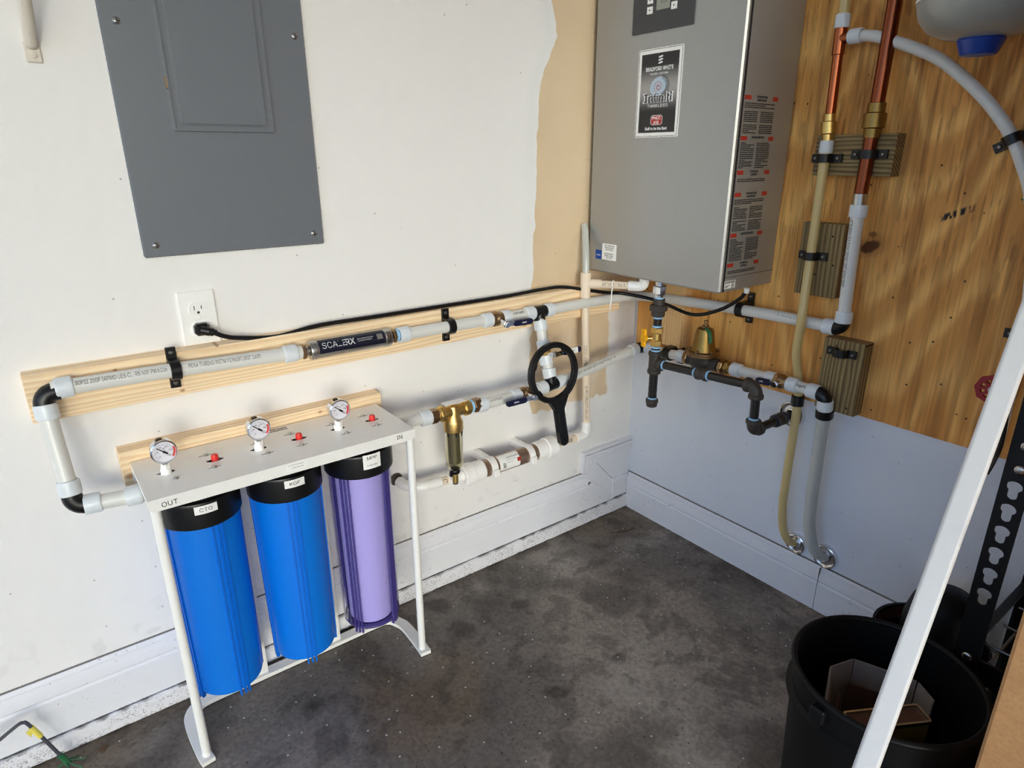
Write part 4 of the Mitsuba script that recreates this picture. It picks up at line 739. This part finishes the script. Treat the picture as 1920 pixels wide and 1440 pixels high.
def gty(y, z): part(gp, 'seal_tape', lathe([(.0105, 0), (.0130, .0008), (.0126, .003), (.0132, .005), (.0105, .006)], (GXp, y, z), (0, -1, .08), 22), 'm_tape')
gty(-.270, .6219); gy(-.268, .622, -.385, .629, .0112, 'm_iron', 'nipple'); gty(-.378, .6285)
part(gp, 'coupling', cat([cyl((GXp, -.386, .629), (GXp, -.398, .6296), .0172, 22, .002), cyl((GXp, -.396, .6296), (GXp, -.412, .6304), .0155, 22), cyl((GXp, -.410, .6304), (GXp, -.421, .631), .0172, 22, .002)]), 'm_cast', 30)
gty(-.4205, .631); gy(-.419, .631, -.535, .638, .0112, 'm_iron', 'nipple')
def castelbow(c, d1, d2, nm='elbow'):
    c, d1, d2 = V(*c), nz(d1), nz(d2); L, R = .030, .020
    pts = [c+d1*L]+[c+d1*R*(1-math.sin(t))+d2*R*(1-math.cos(t)) for t in np.linspace(0, math.pi/2, 9)]+[c+d2*L]
    part(gp, nm, cat([tube(pts, .0158, 22, smooth=False), cyl(c+d1*(L-.011), c+d1*(L+.001), .0188, 22, .002), cyl(c+d2*(L-.011), c+d2*(L+.001), .0188, 22, .002)]), 'm_cast', 35)
castelbow((GXp, -.5655, .640), (0, 1, -.06), (0, -.03, -1))
part(gp, 'nipple', cyl((GXp, -.5665, .615), (GXp, -.5685, .545), .0112, 22), 'm_iron')
part(gp, 'seal_tape', lathe([(.0105, 0), (.0130, .0008), (.0126, .003), (.0132, .005), (.0105, .006)], (GXp, -.5680, .553), (0, 0, 1), 22), 'm_tape')
castelbow((GXp, -.5690, .5235), (0, .02, 1), (1, 0, .02))
part(gp, 'nipple', cyl((GXp+.022, -.5692, .524), (-.060, -.571, .5255), .0112, 22), 'm_iron')
part(gp, 'seal_tape', lathe([(.0105, 0), (.0130, .0008), (.0126, .003), (.0132, .005), (.0105, .006)], (-.085, -.5706, .5252), (1, 0, 0), 22), 'm_handle_blue')
part(gp, 'coupling', cat([cyl((-.080, -.5706, .5252), (-.066, -.571, .5254), .0172, 22, .002), cyl((-.068, -.571, .5254), (-.052, -.5712, .5256), .0155, 22), cyl((-.054, -.5712, .5256), (-.040, -.5714, .526), .0172, 22, .002)]), 'm_cast', 30)
part(gp, 'wall_stub', cyl((-.045, -.5714, .526), (-.001, -.572, .527), .0118, 20), 'm_iron')
def escutcheon(label, c, r):
    t = thing('escutcheon', label, 'wall flange', 'chrome wall flanges')
    part(t, 'flange', lathe([(.012, .0055), (r*.66, .0050), (r*.76, .0065), (r*.85, .0100), (r*.93, .0090), (r*.99, .004), (r, 0), (r*.95, -.0005), (.012, .002)], c, (-1, 0, 0), 40), 'm_chrome')
    part(t, 'collar', lathe([(.0125, .005), (.0165, .005), (.0155, .012), (.0125, .013)], c, (-1, 0, 0), 28), 'm_chrome')
escutcheon('chrome wall flange where the black gas pipe enters the wall', (-.0005, -.573, .529), .036)
escutcheon('chrome wall flange at the foot of the yellowed pipe above the baseboard', (-.0005, -.641, .1625), .0300)
escutcheon('chrome wall flange at the foot of the clear grey pipe above the baseboard', (-.0005, -.7235, .1655), .0345)
# ------------------------------------------------------------------ pressure regulator run on the plywood
rx = -.080
w = pexpipe('short water pipe from the corner elbow to the pressure regulator', [(rx, -.112, .6205), (rx, -.20, .623), (rx, -.280, .629)], rings=[((rx, -.138, .621), (0, 1, 0)), ((rx, -.258, .627), (0, 1, 0))])
clamp('black clamp on the pipe left of the pressure regulator', (rx, -.2078, .6235), (0, 1, 0), (-1, 0, 0), .0143, .062, w=.022)
pr = thing('pressure_regulator', 'brown bell-shaped brass water pressure regulator in front of the plywood', 'pressure regulator')
pcn = V(rx, -.330, .630)
part(pr, 'body', cat([lathe([(0, -.052), (.0185, -.050), (.0185, -.030), (.026, -.022), (.031, 0), (.026, .022), (.0185, .030), (.0185, .056), (0, .058)], pcn, (0, -1, 0), 30), lathe([(0, -.030), (.018, -.028), (.028, -.010), (.033, .014), (.034, .022), (0, .022)], pcn, (0, 0, 1), 30)]), 'm_cast', 40)
part(pr, 'flange', lathe([(0, .018), (.044, .018), (.0455, .020), (.0455, .0235), (.044, .0255), (.0455, .027), (.0455, .031), (.043, .033), (0, .033)], pcn, (0, 0, 1), 40), 'm_bronze')
part(pr, 'bell', lathe([(0, .031), (.036, .031), (.034, .037), (.030, .050), (.0275, .068), (.0245, .088), (.0215, .095), (.013, .098), (0, .098)], pcn, (0, 0, 1), 36), 'm_brass_dark')
part(pr, 'adjusting_bolt', cat([hexa(pcn+V(0, 0, .096), pcn+V(0, 0, .104), .0115), cyl(pcn+V(0, 0, .102), pcn+V(0, 0, .118), .0058, 14)]), 'm_bronze', 25)
for a in np.radians(np.arange(10, 370, 60)): part(pr, 'bolt', cat([hexa(pcn+V(math.cos(a)*.040, math.sin(a)*.040, .033), pcn+V(math.cos(a)*.040, math.sin(a)*.040, .0375), .0052), cyl(pcn+V(math.cos(a)*.040, math.sin(a)*.040, .037), pcn+V(math.cos(a)*.040, math.sin(a)*.040, .040), .0026, 10)]), 'm_bronze', 25)
part(pr, 'tag', tube([pcn+V(-.010, -.010, .097), pcn+V(-.013, -.022, .092), pcn+V(-.014, -.028, .080), pcn+V(-.014, -.031, .062)], .0056, 8), 'm_green', label='green tag')
for yy, q in ((-.2800, 1), (-.398, -1)): part(pr, 'union_nut', cyl((rx, yy-.007, .630), (rx, yy+.007, .630), .0225, 8, .002), 'm_bronze', 25)
part(pr, 'tailpiece', cat([cyl((rx, -.404, .631), (rx, -.428, .632), .0150, 20), hexa((rx, -.408, .631), (rx, -.420, .632), .0185)]), 'm_brass_dark', 25)
w = pexpipe('water pipe between the pressure regulator and the small lever valve', [(rx, -.424, .632), (rx, -.50, .6345), (rx, -.560, .6358)], rings=[((rx, -.442, .633), (0, 1, 0)), ((rx, -.5440, .6355), (0, 1, 0))])
valve('ball_valve', 'small lever valve on the lower pipe at the bottom edge of the plywood', (rx, -.5745, .636), (0, -1, 0), (-1, -.1, .05), (0, 1, -.03), .052, False, 'm_bronze', .040)
w = pexpipe('last short printed pipe before the lower right elbow', [(rx, -.586, .636), (rx, -.63, .6355), (rx, -.676, .634)], rings=[((rx, -.605, .636), (0, 1, 0)), ((rx, -.660, .6345), (0, 1, 0))])
lines(w, [dict(t='EdgeFlow', h=.007, p0=(rx, -.620, .636), d=(0, -1, -.03), out=(-.8, 0, .5), r=.0143, sx=.7)], 'm_ink')
elbow('elbow_fitting', 'black elbow in front of the lowest treated block', (rx, -.690, .6335), (0, 1, .02), (.12, 0, -1))
w = pexpipe('clear grey pipe dropping from the lower right elbow to the floor trim', [(-.078, -.691, .618), (-.072, -.692, .585), (-.062, -.687, .53), (-.052, -.684, .42), (-.050, -.687, .29), (-.049, -.700, .225), (-.040, -.713, .190), (-.020, -.722, .172), (-.004, -.7235, .168)], 'm_pex_clear', .0148, [((-.0765, -.6915, .607), (.12, 0, -1))])
part(w, 'coupling', cyl((-.074, -.692, .595), (-.071, -.6915, .573), .0205, 24, .002), 'm_black', label='black collar')

# ------------------------------------------------------------------ expansion tank
tk = thing('expansion_tank', 'grey expansion tank with a blue bottom cap at the upper right of the plywood', 'tank')
tx, ty = -.165, -.895; TR = .108
part(tk, 'body', lathe([(0, 1.366), (.03, 1.366), (.06, 1.371), (.085, 1.383), (.100, 1.400), (TR, 1.425), (TR, 1.70), (.09, 1.74), (0, 1.76)], (tx, ty, 0), (0, 0, 1), 56), 'm_tank')
part(tk, 'cap', lathe([(0, 1.341), (.026, 1.341), (.0285, 1.344), (.036, 1.364), (.034, 1.370), (0, 1.370)], (tx, ty, 0), (0, 0, 1), 36), 'm_cap_blue', label='blue cap')
k = part(tk, 'label', patch_cyl((tx, ty, 0), (0, 0, 1), (-.75, .75, 0), TR+.0002, .15, 1.428, 1.56, .0004, 20), 'm_label_white', 30, 'pale label with dark lines')
part(k, 'lines', cat([patch_cyl((tx, ty, 0), (0, 0, 1), (-.75, .75, 0), TR+.0006, .148, z, z+.0016, .0002, 20) for z in (1.433, 1.447)]+[patch_cyl((tx, ty, 0), (0, 0, 1), (-.6, .8, 0), TR+.0006, .05, 1.456, 1.4595, .0002, 8)]), 'm_ink', False)
# ------------------------------------------------------------------ hose valve on the plywood
vk = thing('valve_handle', 'dark red round valve handle on the plywood behind the white bar', 'valve')
vc = V(-.066, -1.010, .7375); rp = []
for j in range(8):
    a = j*math.pi/4; rp.append(V(0, math.cos(a), math.sin(a))*.0285)
wheel = unary_union([Polygon([(q[1], q[2]) for q in rp]).buffer(.0012).difference(Polygon([(q[1]*.72, q[2]*.72) for q in rp])), Point(0, 0).buffer(.011)]+[LineString([(0, 0), (q[1]*.85, q[2]*.85)]).buffer(.0028) for q in rp])
part(vk, 'wheel', extr(wheel, .007, frame(vc, V(0, -1, 0), V(0, 0, 1), V(-1, 0, 0))), 'm_knob', 30)
part(vk, 'nut', hexa(vc, vc+V(-.011, 0, 0), .0062), 'm_steel', 25)
part(vk, 'stem', cyl((-.018, -1.010, .7375), vc, .009, 16), 'm_brass_dark')
clamp('black clamp end on the plywood above the red valve handle', (-.045, -1.032, .8435), (0, 0, 1), (-1, 0, 0), .0112, .027)
solo('leaf_tag', extr(Polygon([(-.965, 1.098), (-.985, 1.106), (-1.01, 1.112), (-1.01, 1.088), (-.985, 1.09)]), .0015, frame(V(-.0185, 0, 0), V(0, 1, 0), V(0, 0, 1), V(1, 0, 0)).dot(np.diag([1, 1, -1, 1]))), 'm_green', 'small dull green tag stuck to the plywood at the right edge', 'tag', False)

# ------------------------------------------------------------------ shelf rack, bar, box, buckets
sh = thing('shelf_rack', 'black slotted steel shelf rack behind the white bar', 'shelf')
PX, PY0, PY1 = -.40, -1.1395, -1.1775
holes = []
def keyhole(cy, cz): return unary_union([affinity.scale(Point(cy, cz+.003).buffer(1, 16), .0108, .0088), LineString([(cy, cz), (cy, cz-.0125)]).buffer(.0066, 10)])
def post(x, y0, sgx, sgy, H, hz):
    fr = sbox(0, 0, .038, H); sd = sbox(0, 0, .032, H)
    hs = unary_union([keyhole(.019, z) for z in hz])
    a = extr(fr.difference(hs), .002, frame(V(x, y0, 0), V(0, sgy, 0), V(0, 0, 1), V(sgx*sgy*1.0, 0, 0) if False else np.cross(V(0, sgy, 0), V(0, 0, 1))))
    b = box(x, x+sgx*.032, y0, y0+sgy*.002, 0, H)
    return cat([a, b])
part(sh, 'post', post(PX, PY0, 1, -1, 1.80, list(np.arange(.4915, .70, .0395))+list(np.arange(.83, 1.75, .0395))), 'm_black', False)
part(sh, 'post', post(-.03, PY0, -1, -1, 1.80, []), 'm_black', False)
for x, sg in ((PX, 1), (-.03, -1)): part(sh, 'post', post(x, -2.0, sg, 1, 1.80, []), 'm_black', False)
for z in (.346, .740, 1.16, 1.62):
    part(sh, 'beam', cat([box(PX+.003, -.032, PY0-.005, PY0-.008, z-.022, z+.022), box(PX+.003, -.032, PY0-.005, PY0-.020, z+.019, z+.022)]), 'm_black', False)
    part(sh, 'beam', box(PX+.002, PX+.006, PY1, -1.97, z-.022, z+.022), 'm_black', False)
    part(sh, 'beam', box(-.036, -.032, PY1, -1.97, z-.022, z+.022), 'm_black', False)
    if z < .5: part(sh, 'wire_deck', cat([cyl((PX+.005, y, z+.023), (-.035, y, z+.023), .0022, 8) for y in np.arange(-1.19, -1.96, -.035)]+[cyl((x, -1.17, z+.026), (x, -1.97, z+.026), .0026, 8) for x in np.arange(PX+.05, -.05, .08)]), 'm_darksteel')
    else: part(sh, 'deck', box(PX+.006, -.036, -1.165, -1.97, z+.010, z+.020), 'm_scrap', False)
for z in (.327, .3655, .7206, .760): part(sh, 'rivet', lathe([(0, .003), (.005, .0026), (.0075, .0008), (.0078, 0), (0, 0)], (PX-.0018, PY0-.020, z), (-1, 0, 0), 18), 'm_steel')
solo('strap', tube([(-.435, -1.128, .86), (-.430, -1.134, .78), (-.426, -1.132, .745), (-.432, -1.127, .712)], .0035, 8), 'm_black', 'thin black strap hanging beside the slotted shelf post', 'strap')
for (x0, x1, y0, y1, z0, z1, nm) in ((-.385, -.05, -1.22, -1.9, .376, .60, 'closed brown cardboard box on the lower rack shelf'), (-.52, -.06, -1.20, -1.9, .7625, 1.13, 'brown cardboard box on the middle rack shelf'), (-.52, -.06, -1.20, -1.9, 1.1825, 1.59, 'tall brown cardboard box on the upper rack shelf')):
    t = thing('cardboard_box', nm, 'box'); part(t, 'carton', box(x0, x1, y0, y1, z0, z1, .003), 'm_cardboard', False); part(t, 'tape', box(x0-.0004, x1+.0004, (y0+y1)/2-.025, (y0+y1)/2+.025, z1-.05, z1+.0004), 'm_pine_vert', False)
t = thing('cardboard_box', 'big brown cardboard box close to the camera at the right edge with torn paper', 'box')
BXX, BYY = -.70, -1.262
part(t, 'carton', box(BXX, -.47, BYY, -1.66, 0, .74, .004), 'm_cardboard', False)
tear = Polygon([(1.318, .16), (1.345, .172), (1.38, .170), (1.43, .178), (1.46, .15), (1.44, .10), (1.39, .112), (1.35, .104), (1.33, .128)])
part(t, 'torn_patch', extr(tear, .0012, frame(V(BXX-.0002, 0, 0), V(0, -1, 0), V(0, 0, 1), V(-1, 0, 0))), 'm_pine_vert', False, 'pale torn patch')
bar0, bar1 = V(-1.0385, -1.198, .004), V(-.4205, -1.1425, 1.180)
bd_ = nz(bar1-bar0); bxx = nz(np.cross(bd_, V(-.95, -.2, .2))); byy = np.cross(bd_, bxx)
pr_ = sbox(-.0140, -.0095, .0140, .0095).buffer(-.005).buffer(.005, 6)
solo('white_bar', extr(pr_, float(np.linalg.norm(bar1-bar0)), frame(bar0, bxx, byy, bd_)), 'm_bar', 'long white bar leaning against the black shelf rack', 'bar', 30)
def pail(root, c, r0, r1, h, th, m, inner=None):
    part(root, 'wall', lathe([(0, 0), (r0, 0), (r1, h), (r1-th, h), (r0-th, .006), (0, .006)], c, (0, 0, 1), 56), m)
    part(root, 'rim', cat([torus(V(*c)+V(0, 0, h), (0, 0, 1), r1, .005, 56, 10), lathe([(r1-.006, h-.062), (r1+.006, h-.062), (r1+.006, h-.056), (r1-.004, h-.050)], c, (0, 0, 1), 56)]), m)
bk = thing('bucket', 'black plastic bucket on the floor holding torn cardboard and an olive tin', 'bucket')
BC = V(-.562, -1.098, 0)
pail(bk, BC, .124, .1400, .372, .004, 'm_bucket')
hb = [BC+V(-.139, .035, .355), BC+V(-.136, .040, .33), BC+V(-.131, .020, .300), BC+V(-.131, -.02, .297), BC+V(-.130, -.058, .315), BC+V(-.105, -.095, .350), BC+V(-.07, -.125, .372)]
part(bk, 'bail_handle', tube([BC+V(-.132, .034, .362), BC+V(-.129, .030, .335), BC+V(-.127, .005, .318), BC+V(-.125, -.030, .320), BC+V(-.117, -.055, .332), BC+V(-.098, -.085, .352), BC+V(-.070, -.112, .362)], .0026, 8), 'm_darksteel')
part(bk, 'handle_lug', box(-.008, .008, -.012, .012, -.016, .010, .003).apply_transform(frame(BC+V(-.139, .036, .350), V(1, 0, 0), V(0, 1, 0), V(0, 0, 1))), 'm_bucket', False)
ts = thing('torn_carton', 'torn grey-brown open cardboard carton inside the black bucket', 'cardboard')
def flap(pts, th=.003):
    p = np.array(pts, float); n = nz(np.cross(p[1]-p[0], p[2]-p[0])); m = trimesh.convex.convex_hull(np.vstack([p, p+n*th])); return m
A_ = lambda x, y, z: V(x, y, z)
part(ts, 'side', flap([A_(-.618, -1.062, .17), A_(-.612, -1.036, .296), A_(-.549, -1.008, .312), A_(-.540, -1.006, .17)]), 'm_scrap', False)
part(ts, 'side', flap([A_(-.548, -1.008, .17), A_(-.549, -1.008, .313), A_(-.489, -1.020, .306), A_(-.486, -1.020, .17)]), 'm_scrap', False)
part(ts, 'side', flap([A_(-.488, -1.021, .17), A_(-.489, -1.021, .306), A_(-.452, -1.112, .304), A_(-.452, -1.112, .17)]), 'm_scrap', False)
part(ts, 'side', flap([A_(-.452, -1.112, .17), A_(-.453, -1.114, .304), A_(-.468, -1.146, .298), A_(-.470, -1.146, .17)]), 'm_scrap', False)
part(ts, 'inner_flap', flap([A_(-.634, -1.100, .19), A_(-.622, -1.058, .276), A_(-.575, -1.040, .296), A_(-.570, -1.062, .20)]), 'm_scrap_dark', False)
part(ts, 'inner_flap', flap([A_(-.530, -1.036, .20), A_(-.520, -1.030, .276), A_(-.482, -1.070, .262), A_(-.486, -1.080, .19)]), 'm_scrap_dark', False)
part(ts, 'bottom', box(BC[0]-.08, BC[0]+.08, BC[1]-.06, BC[1]+.06, .150, .1555), 'm_scrap_dark', False)
tn = thing('metal_tin', 'dull olive yellow tin with a metal top edge inside the black bucket', 'tin')
tX, tY = nz(V(.865, -.5, 0)), nz(V(.5, .865, 0)); tF = frame(V(-.612, -1.137, 0), tX, tY, V(0, 0, 1))
tp_ = sbox(-.064, -.004, .064, .030).buffer(-.004).buffer(.004)
part(tn, 'body', extr(tp_, .150, tF @ frame(V(0, 0, .180), V(1, 0, 0), V(0, 1, 0), V(0, 0, 1))), 'm_can', 30)
part(tn, 'top_edge', extr(tp_.buffer(.0015).difference(tp_.buffer(-.002)), .006, tF @ frame(V(0, 0, .3285), V(1, 0, 0), V(0, 1, 0), V(0, 0, 1))), 'm_steel', 30)
part(tn, 'lid', extr(tp_.buffer(-.003), .002, tF @ frame(V(0, 0, .3285), V(1, 0, 0), V(0, 1, 0), V(0, 0, 1))), 'm_scrap_dark', 30)
part(tn, 'seam', extr(tp_.buffer(.0008).difference(tp_.buffer(-.001)), .0025, tF @ frame(V(0, 0, .285), V(1, 0, 0), V(0, 1, 0), V(0, 0, 1))), 'm_darksteel', 30)
pt = thing('plant_pot', 'black pot with a brown inside standing behind the bucket by the wall', 'pot'); pcx = V(-.162, -1.037, 0)
part(pt, 'wall', lathe([(0, 0), (.086, 0), (.106, .178), (.110, .178), (.110, .202), (.104, .202), (.102, .175), (.088, .01), (0, .01)], pcx, (0, 0, 1), 48), 'm_bucket')
part(pt, 'inner_lining', lathe([(.1025, .197), (.1010, .16), (.092, .04), (0, .04)], pcx, (0, 0, 1), 48), 'm_brown_pot')
solo('black_dome', lathe([(0, .042), (.070, .042), (.076, .20), (.074, .235), (.064, .275), (.045, .300), (.02, .311), (0, .312)], V(-.138, -1.047, 0), (0, 0, 1), 40), 'm_bucket', 'rounded black dome standing inside the dark pot beside the slotted post', 'container')

# ------------------------------------------------------------------ loose cable and scraps on the floor at the left
cb_ = thing('cable', 'stiff grey cable with yellow tape and green frayed end at the lower left', 'cable')
part(cb_, 'wire', tube([(-1.84, -.085, .118), (-1.79, -.065, .128), (-1.752, -.058, .143), (-1.742, -.056, .143), (-1.735, -.056, .134), (-1.716, -.056, .075), (-1.702, -.056, .028)], .0034, 10), 'm_rubber')
part(cb_, 'tape', cat([tube([(-1.7325, -.056, .126), (-1.7225, -.056, .095)], .0050, 10), extr(Polygon([(-1.742, .121), (-1.731, .124), (-1.724, .106), (-1.733, .112), (-1.737, .105)]), .001, frame(V(0, -.0585, 0), V(1, 0, 0), V(0, 0, 1), V(0, -1, 0)))]), 'm_yellow_tape', 30, 'yellow tape')
part(cb_, 'frayed_end', cat([tube([(-1.704, -.056, .034), (-1.698, -.056, .018), (-1.694, -.060, .006)], .006, 8)]+[tube([(-1.698, -.057, .016), (-1.692+.010*math.cos(a), -.062+.014*math.sin(a), .008), (-1.690+.026*math.cos(a), -.066+.024*math.sin(a), .003)], .0016, 6) for a in (.2, 1.0, -.8, -1.8, 2.6)]), 'm_green', label='green frayed end')
def leaf(label, pts, m='m_leaf', z=.0015): solo('dry_leaf', extr(Polygon(pts), .0018, frame(V(0, 0, z-.0012), V(1, 0, 0), V(0, 1, 0), V(0, 0, 1))), m, label, 'leaf', False)
leaf('small dry brown leaf on the floor right of the cable end', [(-1.645, -.055), (-1.630, -.047), (-1.622, -.052), (-1.632, -.064)])
solo('twig', tube([(-.185, -.115, .003), (-.145, -.135, .003), (-.10, -.142, .003)], .0015, 6), 'm_leaf', 'thin dark twig on the floor near the corner', 'twig')
solo('dry_leaf', extr(Polygon([(-.2045, .146), (-.196, .1515), (-.189, .149), (-.192, .146), (-.195, .1475), (-.197, .139), (-.1985, .1465)]), .002, F_A(-.0145)), 'm_leaf', 'tiny dry brown leaf stuck on the left baseboard near the corner', 'leaf', False)
